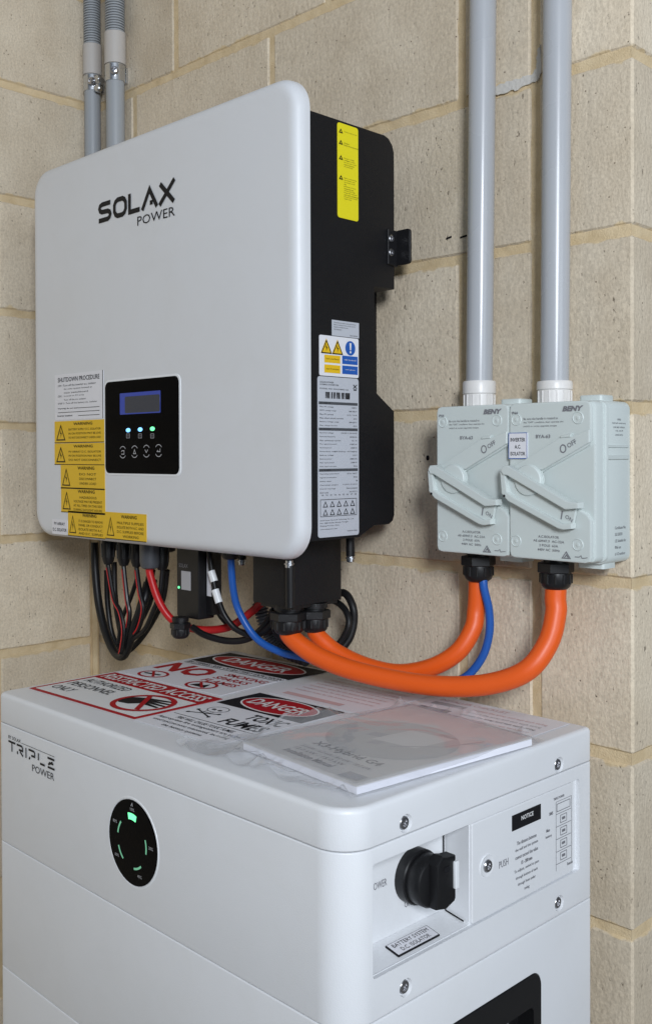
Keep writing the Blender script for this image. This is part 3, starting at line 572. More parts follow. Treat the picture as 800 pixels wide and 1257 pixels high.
# ------------------------------------------------------------------ rotary isolator switches
def isolator(X0, label, gx, right):
    W_, Z0, Z1, YF = .0902, .9395, 1.0912, -.068
    F = Fr((X0, YF, Z0), (1, 0, 0), (0, 0, 1)); H = Z1-Z0
    o = empty('isolator_switch', (X0+W_/2, -.03, Z0), label, 'switch', 'rotary isolator switches side by side')
    m = MB(); m.prism(F, rrect(-.001, -.003, W_+.003, H+.001, .008, 5), -.0675, -.0215, .002, 2)
    for a in (W_-.016, ): m.prism(Fr((X0, -.03, Z0), (1, 0, 0), (0, 1, 0)), rrect(a-.012, -.012, a+.012, .012, .003, 3), H-.004, H+.0065, .001, 1); m.prism(Fr((X0, -.03, Z0), (1, 0, 0), (0, 1, 0)), rrect(a-.014, -.012, a+.014, .012, .003, 3), -.0075, 0)
    obj('base_box', m, 'iso', o)
    m = MB(); m.prism(F, rrect(-.0005, -.0005, W_+.0045, H+.0003, .007, 5), -.0235, -.0195, .0012, 2); obj('seal_rim', m, 'iso', o)
    k = lambda x, y: LI.px(x, y)
    # face outline measured on the left switch; wedge lowered between the OFF and ON arms
    m = MB(); m.prism(F, rrect(0, 0, W_+.0022, H, .006, 5), -.0198, -.0045, .002, 2)
    top = [(0, H-.006), (.0015, H-.0015), (.006, H), (W_-.006, H), (W_-.0015, H-.0015), (W_, H-.006), (W_, .1145), (W_-.003, .1095), (.0415, .0868), (.030, .080), (.030, .070), (.0666, .0555), (W_-.004, .0455), (W_, .040), (W_, .006), (W_-.0015, .0015), (W_-.006, 0), (.006, 0), (.0015, .0015), (0, .006)]
    m.prism(F, poly(top), -.0047, 0, .0014, 2); cv = obj('cover', m, 'iso', o)
    m = MB(); m.prism(F, poly([(.0, .0865), (.0580, .1172), (.0700, .1180), (.0895, .1245), (.0895, .1125), (.0395, .0868)]), -.001, .0022, .0005, 1)
    m.prism(F, poly([(.0590, .1170), (.0700, .1178), (.0715, .1215), (.0600, .1195)]), -.001, .0030, .0006, 1); obj('off_arm', m, 'iso', o)
    K = (.0247, .0765)
    m = MB(); m.lathe(F.P(*K), F.n, [(.0150, -.001), (.0150, .0052), (.0142, .0062), (.0132, .0064)], 32); m.ring2d(F, circ(*K, .0162, 32)(), circ(*K, .0150, 32)(), .0024); obj('knob', m, 'iso', o)
    m = MB(); m.prism(F, poly([(-.0040, .0835), (-.0015, .0625), (.0045, .0575), (.0588, .0345), (.0735, .0355), (.0775, .0545), (.0650, .0545), (.0060, .0875)]), .0012, .0042, .0006, 2)
    lv = obj('lever', m, 'iso', o)
    m = MB(); m.prism(F, poly([(-.0030, .0860), (-.0008, .0903), (.0060, .0908), (.0700, .0585), (.0755, .0572), (.0830, .0572), (.0830, .0515), (.0690, .0500), (.0045, .0812), (-.0005, .0815)]), .001, .0110, .0010, 2); obj('rim', m, 'iso', lv)
    m = MB(); m.prism(F, poly([(-.0048, .0845), (-.0030, .0632), (.0045, .0560), (.0605, .0318), (.0661, .0308), (.0750, .0322), (.0750, .0372), (.0651, .0362), (.0110, .0600), (.0035, .0650), (.0008, .0830)]), .001, .0095, .0010, 2); obj('rim', m, 'iso', lv)
    m = MB(); m.prism(F, circ(.0005, .0610, .0013, 10), .009, .0100); obj('pin_hole', m, 'ink', lv)
    for a, b in ((.0080, .0165), (W_-.0138, .0168), (.0085, H-.0160), (W_-.0135, H-.0160)):
        q = MB(); q.lathe(F.P(a, b), F.n, [(.0058, -.001), (.0058, .0004), (.0053, .0008), (.0049, .0002), (.0048, .0002)], 20)
        q.lathe(F.P(a, b), F.n, [(.0022, 0), (.0021, .0005), (.0016, .0007)], 10); obj('corner_plug', q, 'iso', o)
    p = MB(); c = .0006
    p.text(F, 'IP66', .0035, H-.0105, .0105, H-.0080, c, .02); p.text(F, 'BENY', W_-.030, H-.0095, W_-.0075, H-.0045, c, .05, .25)
    for i, t_ in enumerate(('Be sure the handle is rotated to', 'the "OFF" condition, then operate the', 'switch or screw opposite torque')): p.text(F, t_, .017, H-.0165-i*.0037, .017+.0012*len(t_), H-.0143-i*.0037, c)
    p.text(F, 'BYA-63', .031, H-.0345, .047, H-.0310, c, .015)
    p.stroke(F, [(.0622+.0030*math.cos(R(t)), .1070+.0036*math.sin(R(t))) for t in range(0, 361, 24)], .0011, .0026)
    p.text(F, 'OFF', .0680, .1072, .0785, .1118, .0026, .01, 0, R(29)); 
    p.flat(F, [(.0605, .0405), (.0618, .0402), (.0632, .0480), (.0619, .0483)], .0046); p.text(F, 'ON', .0650, .0420, .0735, .0458, .0046, .01, 0, R(-30))
    for i, t_ in enumerate(('A.C.ISOLATOR', 'AS 60947.3  AC-22A', '2 POLE  63A', '440V AC  50Hz')): p.text(F, t_, .045-.00095*len(t_), .0215-i*.0042, .045+.00095*len(t_), .0238-i*.0042, c, .01)
    p.stroke(F, [(.0600, .0035), (.0643, .0095), (.0686, .0035), (.0600, .0035)], .0009, c); p.stroke(F, [(.0625, .004), (.0645, .0068), (.0666, .004)], .0010, c)
    p.stroke(F, [(.0735, .0055), (.078, .0055), (.0800, .0070), (.081, .0045), (.0868, .0055)], .0006, c)
    obj('print', p, 'grink', o, smooth=False)
    if right:
        m = MB(); m.prism(F, poly([(.0005, H-.054), (.0215, H-.054), (.0215, H-.029), (.0005, H-.029)]), 0, .0014); lb = obj('name_label', m, 'paper', o, smooth=False)
        m = MB()
        for i, (t_, a, b) in enumerate((('INVERTER', .0025, .0195), ('A.C.', .0075, .0145), ('ISOLATOR', .0025, .0195))): m.text(F, t_, a, H-.0375-i*.0068, b, H-.0338-i*.0068, .0017, .01)
        m.m = 1; m.stroke(F, [(.0005, H-.054), (.0215, H-.054), (.0215, H-.029), (.0005, H-.029), (.0005, H-.054)], .0006, .0016)
        obj('print', m, ('ink', 'blueink'), lb, smooth=False)
        Fs = Fr((X0+W_+.003, 0, Z0), (0, 1, 0), (0, 0, 1)); m = MB()
        for i, t_ in enumerate(('WARNING', 'Install with conduit entry', 'at the sides or bottom', 'only, seal all', 'unused entries')): m.text(Fs, t_, -.034+.0005*(24-len(t_)), H-.018-i*.0036, -.034+.0005*(24+len(t_)), H-.0160-i*.0036, .0005)
        for i, t_ in enumerate(('Certificate No.', 'SGS 203250', 'CE Suitable for', 'IP66 use', 'cl 4.2 outdoor')): m.text(Fs, t_, -.030, .030-i*.0062, -.030+.0014*len(t_), .0328-i*.0062, .0005)
        obj('print', m, 'grink', o, smooth=False)
        m = MB(); m.prism(Fs, rrect(-.046, .108, -.004, .1105, .001, 2), 0, .0012); m.prism(Fs, rrect(-.046, .0965, -.004, .1010, .001, 2), 0, .0016, .0006, 1); obj('side_rib', m, 'iso', o)
    gland((gx.x, gx.y, Z0+.0015), .0155, .034, o)
    return o
GL = at(587, 690, -.034); GR = at(682, 692, -.034)
isolator(.7532, 'left rotary isolator switch without a white name sticker', GL, False)
isolator(.8442, 'right rotary isolator switch with a white name sticker', GR, True)

# ------------------------------------------------------------------ battery stack
by = -.0181; BO = Vector((.9078, -.3717, 0)); bu = Vector((math.cos(by), math.sin(by), 0)); bv = Vector((-math.sin(by), math.cos(by), 0)); ZT = .7771
FF = Fr(BO, bu, (0, 0, 1)); FSB = Fr(BO, bv, (0, 0, 1)); FTB = Fr(BO+Vector((0, 0, ZT)), bu, bv)
BW, BD = .5475, .341; CRR = .030
def slab(z0, z1, ins=0, bt=.003, bb=.0012, mat_='white', parent=None, name='housing'):
    F = Fr(BO, bu, bv); sh = rrect(-BW+ins, ins, -ins, BD-ins, CRR, 10)
    def corner(i):                                  # only the front right corner is strongly rounded; the rest less
        A0, B0, A1, B1 = -BW+ins+i, ins+i, -ins-i, BD-ins-i; pts = []
        for cx, cy, s, rr in ((A1, B1, 0, .006), (A0, B1, 90, .006), (A0, B0, 180, .012), (A1, B0, 270, CRR)):
            q = max(rr-i, .0001); sx = -1 if s in (0, 270) else 1; sy = -1 if s in (0, 90) else 1
            for k in range(11): t = R(s+90*k/10); pts.append((cx+sx*q+q*math.cos(t), cy+sy*q+q*math.sin(t)))
        return pts
    seq = [(z0, bb+.0004)]+[(z0+bb-bb*math.sin(R(90-30*k)), bb*(1-math.cos(R(90-30*k)))) for k in range(3)]+[(z0+bb, 0)]
    for k in range(5): t = R(22.5*k); seq.append((z1-bt+bt*math.sin(t), bt*(1-math.cos(t))))
    seq.append((z1, bt+.0006))
    m = MB(); m.rings([[F.P(a, b, c) for a, b in corner(i)] for c, i in seq]); return obj(name, m, mat_, parent)
bm1 = empty('battery_control_module', (BO-bu*BW/2+bv*BD/2).to_tuple()[:2]+(ZT-.165,), 'white topmost unit of the battery stack, with round light display and black switch', 'battery module')
zl, z1, z2 = ZT-.0325, ZT-.165, ZT-.3055
slab(zl+.0004, ZT, 0, .0045, .0012, parent=bm1, name='lid')
hs = slab(z1+.0004, zl-.0004, 0, .0012, .0012, parent=bm1)
# pocket in the side: shallow frame, deeper switch recess
y0, y1 = .0300, .3178; pz = lambda x, y: FSB.px(x, y)
zt_, zb_ = pz(711, 960)[1], pz(711, 1072)[1]; zt2 = pz(457, 1057)[1]; zb2 = pz(456, 1200)[1]
ZA, ZB = (zt_+zt2)/2, (zb_+zb2)/2
c1 = MB(); c1.prism(FSB, rrect(y0, ZB, y1, ZA, .003, 3), -.004, .02)
c2 = MB(); c2.prism(FSB, rrect(y0+.0006, ZB+.0006, .1523, ZA-.0006, .003, 3), -.030, .02)
WLh = WL[hs.name]
for c_ in (c1, c2): pass
c3 = []
for (y, z) in ((.0681, ZT-.0235), (.283, ZT-.0245), (.283, ZT-.1535), (.0675, ZT-.1520)):
    q = MB(); q.lathe(FSB.P(y, z, -.003), FSB.n, [(.0062, 0), (.0078, .004)], 20); c3.append((q, z > zl, y, z))
cut(hs, [c1, c2]+[q for q, t_, *_ in c3 if not t_])
lid = [o_ for o_ in bm1.children if o_.name.startswith('lid')][0]; cut(lid, [q for q, t_, *_ in c3 if t_])
def torx(F, y, z, c, parent):
    m = MB(); m.lathe(F.P(y, z, c), F.n, [(.0055, -.002), (.0055, .0008), (.0048, .0018), (.0028, .0020), (.0022, .0006)], 18); return obj('screw', m, 'steel', parent)
for q, t_, y, z in c3: torx(FSB, y, z, -.0028, lid if t_ else hs)
# sloping sill of the switch recess
m = MB(); a0_, a1_ = y0+.001, .1516; zi = FSB.px(457, 1160, -.0297)[1]
m.rings([[FSB.P(a, b, c) for b, c in ((ZB+.0008, -.0045), (ZB+.0008, -.0297), (zi, -.0297))] for a in (a0_, a1_)]); sill = obj('recess_sill', m, 'white', bm1, smooth=False)
# door
m = MB(); m.prism(FSB, rrect(.1530, ZB+.0010, y1-.0095, ZA-.0012, .002, 3), -.0298+.001, -.0012, .0012, 2); door = obj('access_door', m, 'white', bm1)
a, b = FSB.px(597, 1063, -.0012); m = MB(); m.lathe(FSB.P(a, b, -.0010), FSB.n, [(.0098, -.001), (.0092, .0007), (.0075, .0003), (.006, .0001)], 24); obj('screw_dimple', m, 'white', door); torx(FSB, a, b, -.0005, door)
FDo = Fr(FSB.P(0, 0, -.0012), bv, (0, 0, 1)); D = lambda x, y: FDo.px(x, y)
m = MB(); a0_, b0_ = D(628, 1021); a1_, b1_ = D(663, 988); b1_ = D(628, 1002)[1]
m.prism(FDo, poly([(a0_, b0_), (a1_, b0_), (a1_, b1_), (a0_, b1_)]), 0, .0006); nl = obj('notice_label', m, 'ink', door, smooth=False)
m = MB(); wN = a1_-a0_; m.text(FDo, 'NOTICE', a0_+wN*.30, b0_+.0065, a0_+wN*.72, b0_+.0105, .0009, .02); obj('print', m, 'whiteink', nl, smooth=False)
m = MB(); ca = D(646, 1050)[0]; cz = D(632, 1036)[1]
for i, t_ in enumerate(('The distance between', 'the wall and the system', 'cannot exceed the value', '15 - 200 mm', 'To adjust, swivel to pass', 'through bottom of each', 'through from under', 'swing')): m.text(FDo, t_, ca-.00076*len(t_), cz-.0024-i*.0062, ca+.00076*len(t_), cz+.0010-i*.0062, .0004, .012 if i != 3 else .035)
a, b = D(612, 1067); m.text(FDo, 'PUSH', a, b, a+.0135, b+.0062, .0004)
u0, v0 = D(682, 1060); u1_, v1_ = D(700, 985); v0 = D(682, 1062)[1]; v1_ = D(682, 985)[1]
m.stroke(FDo, [(u0, v0-.006), (u0, v1_), (u1_+.001, v1_), (u1_+.001, v0-.006)], .0004, .0004)
hh = (v1_-v0)/5
for i in range(5):
    zc = v1_-hh*(i+.5); m.stroke(FDo, [(u0, zc-hh/2), (u1_, zc-hh/2)], .0005, .0004)
    s_ = .55 if i == 0 else .26; cx_ = (u0+u1_)/2; dx_ = (u1_-u0)*s_*.8; m.stroke(FDo, [(cx_-dx_, zc-hh*.3), (cx_+dx_, zc-hh*.3), (cx_+dx_, zc+hh*.3), (cx_-dx_, zc+hh*.3), (cx_-dx_, zc-hh*.3)], .0006, .0004)
    if i: m.stroke(FDo, [(cx_-dx_*.5, zc), (cx_+dx_*.5, zc)], .0025, .0004)
m.text(FDo, 'TRIPLE POWER', u0-.004, v1_+.0022, u0+.014, v1_+.0045, .0004, .02); m.text(FDo, 'BMS', u0-.011, v1_-.010, u0-.005, v1_-.007, .0004, .02); m.text(FDo, 'Max', u0-.016, v0+.034, u0-.010, v0+.037, .0004, .02); m.text(FDo, 'battery', u0-.017, v0+.028, u0-.007, v0+.031, .0004, .02); m.text(FDo, 'base', u1_-.006, v0-.006, u1_+.003, v0-.003, .0004, .02)
obj('print', m, 'grink', door, smooth=False)
# recess prints
FR = Fr(FSB.P(0, 0, -.030), bv, (0, 0, 1)); m = MB(); a, b = FR.px(458, 1094); m.text(FR, 'OWER', a, b, a+.0155, b+.0060, .0005); obj('print', m, 'grink', hs, smooth=False); m = MB(); a, b = FR.px(496, 1115); m.text(FR, 'ON', a, b, a+.008, b+.006, .0005); obj('print', m, 'grink', hs, smooth=False)
# rotary knob
ka, kb = FR.px(513, 1076, .006); KC = FR.P(ka, kb, 0); kn = empty('rotary_knob', (0, 0, 0), None, None); bpy.data.objects.remove(kn)
m = MB(); m.lathe(FR.P(ka, kb, 0), FR.n, [(.0225, 0), (.0225, .009), (.0218, .010), (.0205, .0102), (.0205, .012), (.0208, .0125), (.0208, .0215), (.0196, .0235), (.0185, .024)], 36)
kn = obj('rotary_switch', m, 'blackp', bm1)
m = MB(); FK = Fr(FR.P(ka, kb, .022), bv, (0, 0, 1)); m.prism(FK, poly([(-.0075, .0175), (.0, .0235), (.007, .0215), (.0165, .0205), (.0165, -.0145), (.0150, -.0170), (.004, -.0205), (-.0075, -.018)]), 0, .0110, .0020, 2); obj('grip', m, 'blackp', kn)
m = MB(); m.prism(FK, rrect(.000, .0100, .0085, .0145, .002, 3), .0105, .0115); obj('lock_slot', m, 'ink', kn)
m = MB(); m.prism(FK, rrect(.0125, -.0060, .0172, .0165, .001, 2), .0105, .0135, .0005, 1); obj('pointer', m, 'plasticw', kn)
m = MB(); m.tube([FSB.P(.1500, ZA-.003, -.0292), FSB.P(.1500, zi+.006, -.0292), FSB.P(.1500, zi, -.0270), FSB.P(.1500, ZB+.003, -.0080)], .0007, 6, 0); obj('gap_line', m, 'ink', bm1)  # dark strip put in for the shaded gap between door and recess
# isolator plate on the sill
sd = Vector(FSB.P(0, zi, -.0297))-Vector(FSB.P(0, ZB+.0008, -.0045)); FSL = Fr(FSB.P(0, ZB+.0008, -.0045), bv, sd)
pa = FSL.px(482, 1171)[0]; qa = FSL.px(530, 1143)[0]; pb = FSL.px(514, 1163)[1]; qb = FSL.px(496, 1152)[1]; hb = qb-pb
m = MB(); m.prism(FSL, poly([(pa, pb), (qa, pb), (qa, qb), (pa, qb)]), 0, .0014); pl = obj('isolator_label', m, 'ink', sill, smooth=False)
m = MB(); m.flat(FSL, [(pa+.0008, pb+.0008), (qa-.0008, pb+.0008), (qa-.0008, qb-.0004), (pa+.0008, qb-.0004)], .0016); m.m = 1
m.text(FSL, 'BATTERY SYSTEM', pa+.004, pb+hb*.58, qa-.004, pb+hb*.86, .0019, 0); m.text(FSL, 'D.C. ISOLATOR', pa+.008, pb+hb*.16, qa-.008, pb+hb*.44, .0019, 0)
obj('print', m, ('paper', 'ink'), pl, smooth=False)
# front: round display and logo
oa, ob = -.2766, ZT-.0955
m = MB(); m.lathe(FF.P(oa, ob, 0), FF.n, [(.0425, -.001), (.0418, .0004), (.0405, .0005), (.0400, -.0006)], 48); obj('display_ring', m, 'plasticw', bm1)
m = MB(); m.lathe(FF.P(oa, ob, 0), FF.n, [(.0395, -.002), (.0395, .0006), (.0390, .0010), (.038, .0010)], 48); rd = obj('round_display', m, 'glass', bm1)
for i, (ang, mm, w_) in enumerate(((88, 'ledg', .0060), (155, 'ledd', .0020), (5, 'ledd', .0020), (-66, 'ledd', .0020), (216, 'ledd', .0020))):
    m = MB(); r_ = .0235; pts = [(oa+r_*math.cos(R(ang+d)), ob+r_*math.sin(R(ang+d))) for d in range(-16, 17, 4)]
    if i == 0: pts = [(x_, y_+.001) for x_, y_ in pts]
    m.stroke(FF, pts, w_, .0014); obj('light_segment', m, mm, rd, smooth=False)
m = MB()
for ang, t_ in ((88, '100%'), (155, '80%'), (5, '20%'), (-66, '40%'), (216, '60%')):
    x_, y_ = oa+.031*math.cos(R(ang)), ob+.031*math.sin(R(ang)); m.text(FF, t_, x_-.0035, y_-.0012, x_+.0035, y_+.0016, .0014, 0)
m.stroke(FF, [(oa-.001, ob+.034), (oa+.001, ob+.037), (oa+.0015, ob+.034)], .0009, .0014)
obj('print', m, 'lgrey', rd, smooth=False)
la, lb_ = FF.px(11, 921); lt = FF.px(11, 909)[1]; ra_ = FF.px(67, 930)[0]; m = MB(); Wt = (ra_-la)/6.0; H = (lt-lb_)
def S2(i, pts, w=.0022): m.stroke(FF, [(la+(i+x)*Wt, lb_+H*y) for x, y in pts], w, .0006)
S2(0, [(0, .95), (.95, .95)]); S2(0, [(.48, .95), (.48, 0)])
S2(1.15, [(0, .95), (.65, .95), (.8, .8), (.8, .5), (.3, .5)]); S2(1.15, [(.1, .3), (.1, 0)]); S2(1.15, [(.45, .35), (.85, 0)])
S2(2.3, [(.1, 1), (.1, 0)])
S2(2.75, [(0, .95), (.7, .95), (.8, .8), (.8, .45), (.35, .45)]); S2(2.75, [(.2, .25), (.05, 0)])
S2(3.95, [(.08, 1), (.08, .30)]); S2(3.95, [(.30, .05), (.9, .05)])
S2(5.1, [(.1, .95), (.95, .95)]); S2(5.1, [(.7, .65), (.15, .3)]); S2(5.1, [(.1, .05), (.95, .05)]); S2(5.1, [(.25, .5), (.8, .5)])
m.text(FF, 'BY SOLAX', la, lt+.0025, la+.028, lt+.0062, .0006, .01); m.stroke(FF, [(la+.030, lt+.003), (ra_+.001, lt+.003)], .0005, .0006)
a = FF.px(40, 946)[0]; b = FF.px(67, 959)[1]; pw = FF.px(67, 946)[0]; m.text(FF, 'POWER', a, b, pw, b+.0074, .0006)
obj('brand_lettering', m, 'ink', bm1, smooth=False)
# lower modules
LB = ['white battery module second from the top of the stack, black hand recess in its side', 'white battery module third from the top of the stack', 'white battery module fourth from the top of the stack', 'white battery module lowest in the stack']
zc = z1; first = True
for i, lab in enumerate(LB):
    zn = zc-.1405; e = empty('battery_module', (BO-bu*BW/2+bv*BD/2).to_tuple()[:2]+(zn,), lab, 'battery module', 'stacked battery modules')
    hs2 = slab(zn+.0004, zc-.0004, 0, .0012, .0012, parent=e)
    hz1 = zc-.0385; q = MB(); q.prism(FSB, rrect(.085, hz1-.075, .2530, hz1, .014, 6), -.0225, .02); cut(hs2, [q])
    m = MB(); m.prism(FSB, rrect(.0855, hz1-.0745, .2525, hz1-.0005, .0135, 6), -.022, .0010, .0008, 1)
    hd = obj('handle_insert', m, 'blackp', e); q = MB(); q.prism(FSB, rrect(.105, hz1-.0640, .2400, hz1-.0290, .006, 5), -.016, .02); cut(hd, [q])
    m = MB(); m.tube([FSB.P(.150, hz1-.060, -.010), FSB.P(.185, hz1-.050, -.008), FSB.P(.212, hz1-.031, -.006)], .0022, 10, 0); obj('handle_bar', m, 'khaki', e)
    zc = zn
bs = slab(0, zc-.001, .012, .001, .0005, 'dgrey', None, 'plinth'); tag(bs, 'dark plinth under the battery stack on the floor', 'plinth')

# ------------------------------------------------------------------ signs, papers, manual and film on the battery lid
c0 = .0006
def sheet(name, label_, pts, base, cat='warning sign', group='warning signs laid on the battery lid', c=.0004, th=.0004):
    # pts: near-left, near-right, far-right, far-left in lid coordinates
    o = empty(name, FTB.P(*pts[0], c), label_, cat, group); m = MB(); m.prism(FTB, poly(pts), c, c+th); obj('sheet', m, base, o, smooth=False); return o
class Q(Fr):                                      # frame spanned by a sheet: unit square
    def __init__(s, p0, p1, p3, c): s.a = FTB.P(*p0, c); s.du = FTB.P(*p1, c)-s.a; s.dv = FTB.P(*p3, c)-s.a
    def P(s, a, b, c=0): return s.a+s.du*a+s.dv*b+Vector((0, 0, c))
# restricted access
p0, p1, p3 = (-.5350, .033), (-.337, .042), (-.5370, .147); p2 = (p1[0]+p3[0]-p0[0], p1[1]+p3[1]-p0[1])
o = sheet('warning_sign', 'red bordered restricted access sign with crossed-out hand on the lid', [p0, p1, p2, p3], 'redink')
q = Q(p0, p1, p3, .0009); m = MB(); m.flat(q, [(.025, .04), (.975, .04), (.975, .72), (.025, .72)], 0)
m.text(q, 'RESTRICTED ACCESS', .04, .765, .96, .945, .0002, .02)
m.m = 1; m.text(q, 'AUTHORIZED', .06, .54, .47, .66, .0003, .005); m.text(q, 'PERSONNEL', .06, .35, .47, .48, .0003, .005); m.text(q, 'ONLY', .06, .16, .25, .28, .0003, .005)
hand = [(.60, .30), (.60, .44), (.66, .50), (.70, .54), (.88, .60), (.89, .57), (.78, .51), (.92, .53), (.93, .50), (.79, .46), (.93, .45), (.93, .42), (.79, .41), (.91, .38), (.91, .35), (.76, .36), (.72, .28), (.65, .26)]
m.flat(q, hand, .0003)
m.m = 2; m.ring2d(q, circ(.77, .39, .185, 32, .30)(), circ(.77, .39, .155, 32, .245)(), .0005); m.stroke(q, [(.68, .58), (.86, .20)], .035, .0006)
obj('print', m, ('whiteink', 'ink', 'redink'), o, smooth=False)
# no smoking danger (behind)
p0, p1, p3 = (-.5335, .161), (-.352, .190), (-.5335, .330); p0 = (-.5350, .152); p1 = (-.3520, .163); p2 = (-.3660, .320); p3 = (-.5355, .326)
o = sheet('warning_sign', 'danger sign with big red NO and two crossed symbols, behind at the wall side', [p0, p1, p2, p3], 'paper')
q = Q(p0, p1, p3, .0009); m = MB(); m.m = 1; m.flat(q, [(.02, .60), (.98, .60), (.98, .97), (.02, .97)], 0); m.flat(q, [(.04, .52), (.96, .52), (.96, .53), (.04, .53)], 0)
m.m = 2; m.flat(q, circ(.5, .79, .43, 40, .16)(), .0002); m.m = 0; m.ring2d(q, circ(.5, .79, .43, 40, .16)(), circ(.5, .79, .415, 40, .145)(), .0004); m.text(q, 'DANGER', .20, .72, .80, .86, .0005, .02)
m.m = 1; m.text(q, 'BATTERIES: RISK OF BATTERY EXPLOSION', .04, .54, .96, .585, .0001, .02)
m.m = 2; m.text(q, 'NO', .04, .24, .50, .48, .0002, .04); 
for i, t_ in enumerate(('SMOKING', 'SPARKS', 'FLAMES')): m.text(q, t_, .58, .40-i*.10, .58+.052*len(t_), .47-i*.10, .0002, .02)
for cx_ in (.22, .70): m.ring2d(q, circ(cx_, .11, .12, 24, .095)(), circ(cx_, .11, .10, 24, .075)(), .0003); m.stroke(q, [(cx_-.06, .16), (cx_+.06, .06)], .018, .0004)
m.m = 1; m.stroke(q, [(.14, .10), (.28, .12)], .025, .0002); m.flat(q, [(.63, .07), (.66, .15), (.70, .10), (.73, .16), (.77, .07)], .0002)
obj('print', m, ('whiteink', 'ink', 'redink'), o, smooth=False)
# toxic fumes
p0, p1, p3 = (-.332, .0415), (-.172, .046), (-.330, .200); p0 = (-.3340, .040); p1 = (-.2050, .046); p2 = (-.2030, .2025); p3 = (-.3330, .204)
o = sheet('warning_sign', 'danger toxic fumes sign with skull and crossbones beside the plastic sleeve', [p0, p1, p2, p3], 'paper')
q = Q(p0, p1, p3, .0009); m = MB(); m.m = 1; m.flat(q, [(.01, .62), (.99, .62), (.99, .99), (.01, .99)], 0)
m.m = 2; m.flat(q, circ(.5, .805, .40, 40, .165)(), .0002); m.m = 0; m.ring2d(q, circ(.5, .805, .40, 40, .165)(), circ(.5, .805, .385, 40, .15)(), .0004); m.text(q, 'DANGER', .19, .74, .81, .87, .0005, .02)
m.m = 1; m.text(q, 'TOXIC', .56, .46, .95, .58, .0001, .03); m.text(q, 'FUMES', .50, .30, .95, .42, .0001, .03)
m.stroke(q, [(.04, .27), (.96, .27)], .006, .0001)
for i, t_ in enumerate(('FIRE WILL CAUSE TOXIC FUMES.', 'Appropriate fire extinguishers are to be', 'used and persons evacuated, including', 'the battery systems.')): m.text(q, t_, .5-.0118*len(t_), .20-i*.058, .5+.0118*len(t_), .24-i*.058, .0001, .01)
m.ring2d(q, circ(.22, .50, .10, 24, .065)(), circ(.22, .50, .093, 24, .059)(), .0001)
for x_, y_ in ((.185, .49), (.255, .49)): m.flat(q, circ(x_, y_, .022, 12, .015)(), .0001)
m.flat(q, [(.215, .467), (.225, .467), (.22, .480)], .0001); m.stroke(q, [(.18, .440), (.18, .408), (.26, .408), (.26, .440)], .007, .0001)
for s_ in (-1, 1): m.stroke(q, [(.22-s_*.12, .42), (.22+s_*.12, .345)], .012, .0002); m.flat(q, circ(.22-s_*.125, .424, .015, 8)(), .0003); m.flat(q, circ(.22+s_*.125, .342, .015, 8)(), .0003)
obj('print', m, ('whiteink', 'ink', 'redink'), o, smooth=False)
# loose printed papers by the wall, right half
def paper(label_, pts, lines, seed, c):
    o = empty('paper_sheet', FTB.P(*pts[0], c), label_, 'paper', 'printed papers on the battery lid'); m = MB(); m.prism(FTB, poly(pts), c, c+.0003); obj('sheet', m, 'paper', o, smooth=False)
    q = Q(pts[0], pts[1], pts[3], c+.0006); m = MB(); 
    for (t_, u0, u1, v0, v1, mi) in lines: m.m = mi; (m.text(q, t_, u0, v0, u1, v1, .0001, .01) if t_ else m.flat(q, [(u0, v0), (u1, v0), (u1, v1), (u0, v1)], 0))
    obj('print', m, ('lgrey', 'pink', 'grink'), o, smooth=False)
paper('paper with faint pink printed lines, left one behind the plastic sleeve', [(-.325, .210), (-.185, .214), (-.190, .330), (-.330, .326)],
 [('Installation notes for the battery and the inverter', .06, .9, .86-.1*i, .91-.1*i, 1) for i in range(7)]+[('', .08, .7, .08, .16, 1)], 1, .0004)
paper('paper with dark printed rows nearest the wall edge of the lid', [(-.175, .232), (-.020, .236), (-.020, .332), (-.178, .330)],
 [('', .05, .32, .70, .80, 0), ('', .05, .30, .45, .56, 2), ('INSTALLER CHECKLIST', .05, .6, .86, .93, 1)]+[('connect the array and test each string', .38, .95, .72-.11*i, .78-.11*i, (1, 0, 2)[i % 3]) for i in range(6)]+[('X X X X X X X X', .05, .45, .30, .38, 2), ('X X X X X X X X X', .45, .98, .08, .16, 2)], 2, .0005)
# manual
mp = [FTB.px(437, 970, .0105), FTB.px(654, 908, .0105), FTB.px(530, 866, .0105), FTB.px(325, 905, .0105)]   # near-right, far-right, far-left, near-left
mp = [(-.0225, .0365), (-.0030, .2435), (-.1580, .2580), (-.1775, .0512)]
mn = empty('instruction_manual', FTB.P(*mp[0], .001), 'stapled hybrid inverter manual with a grey oval picture, inside the plastic sleeve', 'booklet')
m = MB(); m.prism(FTB, poly(mp), .0012, .0070, .0010, 2); obj('pages', m, 'pages', mn)
m = MB(); cc = [((p[0]*.999-.00008), p[1]) for p in mp]; m.prism(FTB, poly(mp), .0072, .0077, .0003, 1); obj('cover_sheet', m, 'manual', mn)
q = Q(mp[3], mp[0], mp[2], .0080); m = MB()
m.m = 0; m.flat(q, circ(.50, .52, .42, 40, .27)(), 0)
m.m = 1; m.flat(q, [(.33, .48), (.43, .50), (.42, .56), (.32, .54)], .0001); m.flat(q, [(.46, .40), (.53, .42), (.52, .47), (.45, .45)], .0001); m.stroke(q, [(.60, .44), (.80, .60), (.88, .80)], .012, .0001); m.m = 3; m.flat(q, [(.42, .46), (.72, .50), (.74, .72), (.44, .68)], .00005)
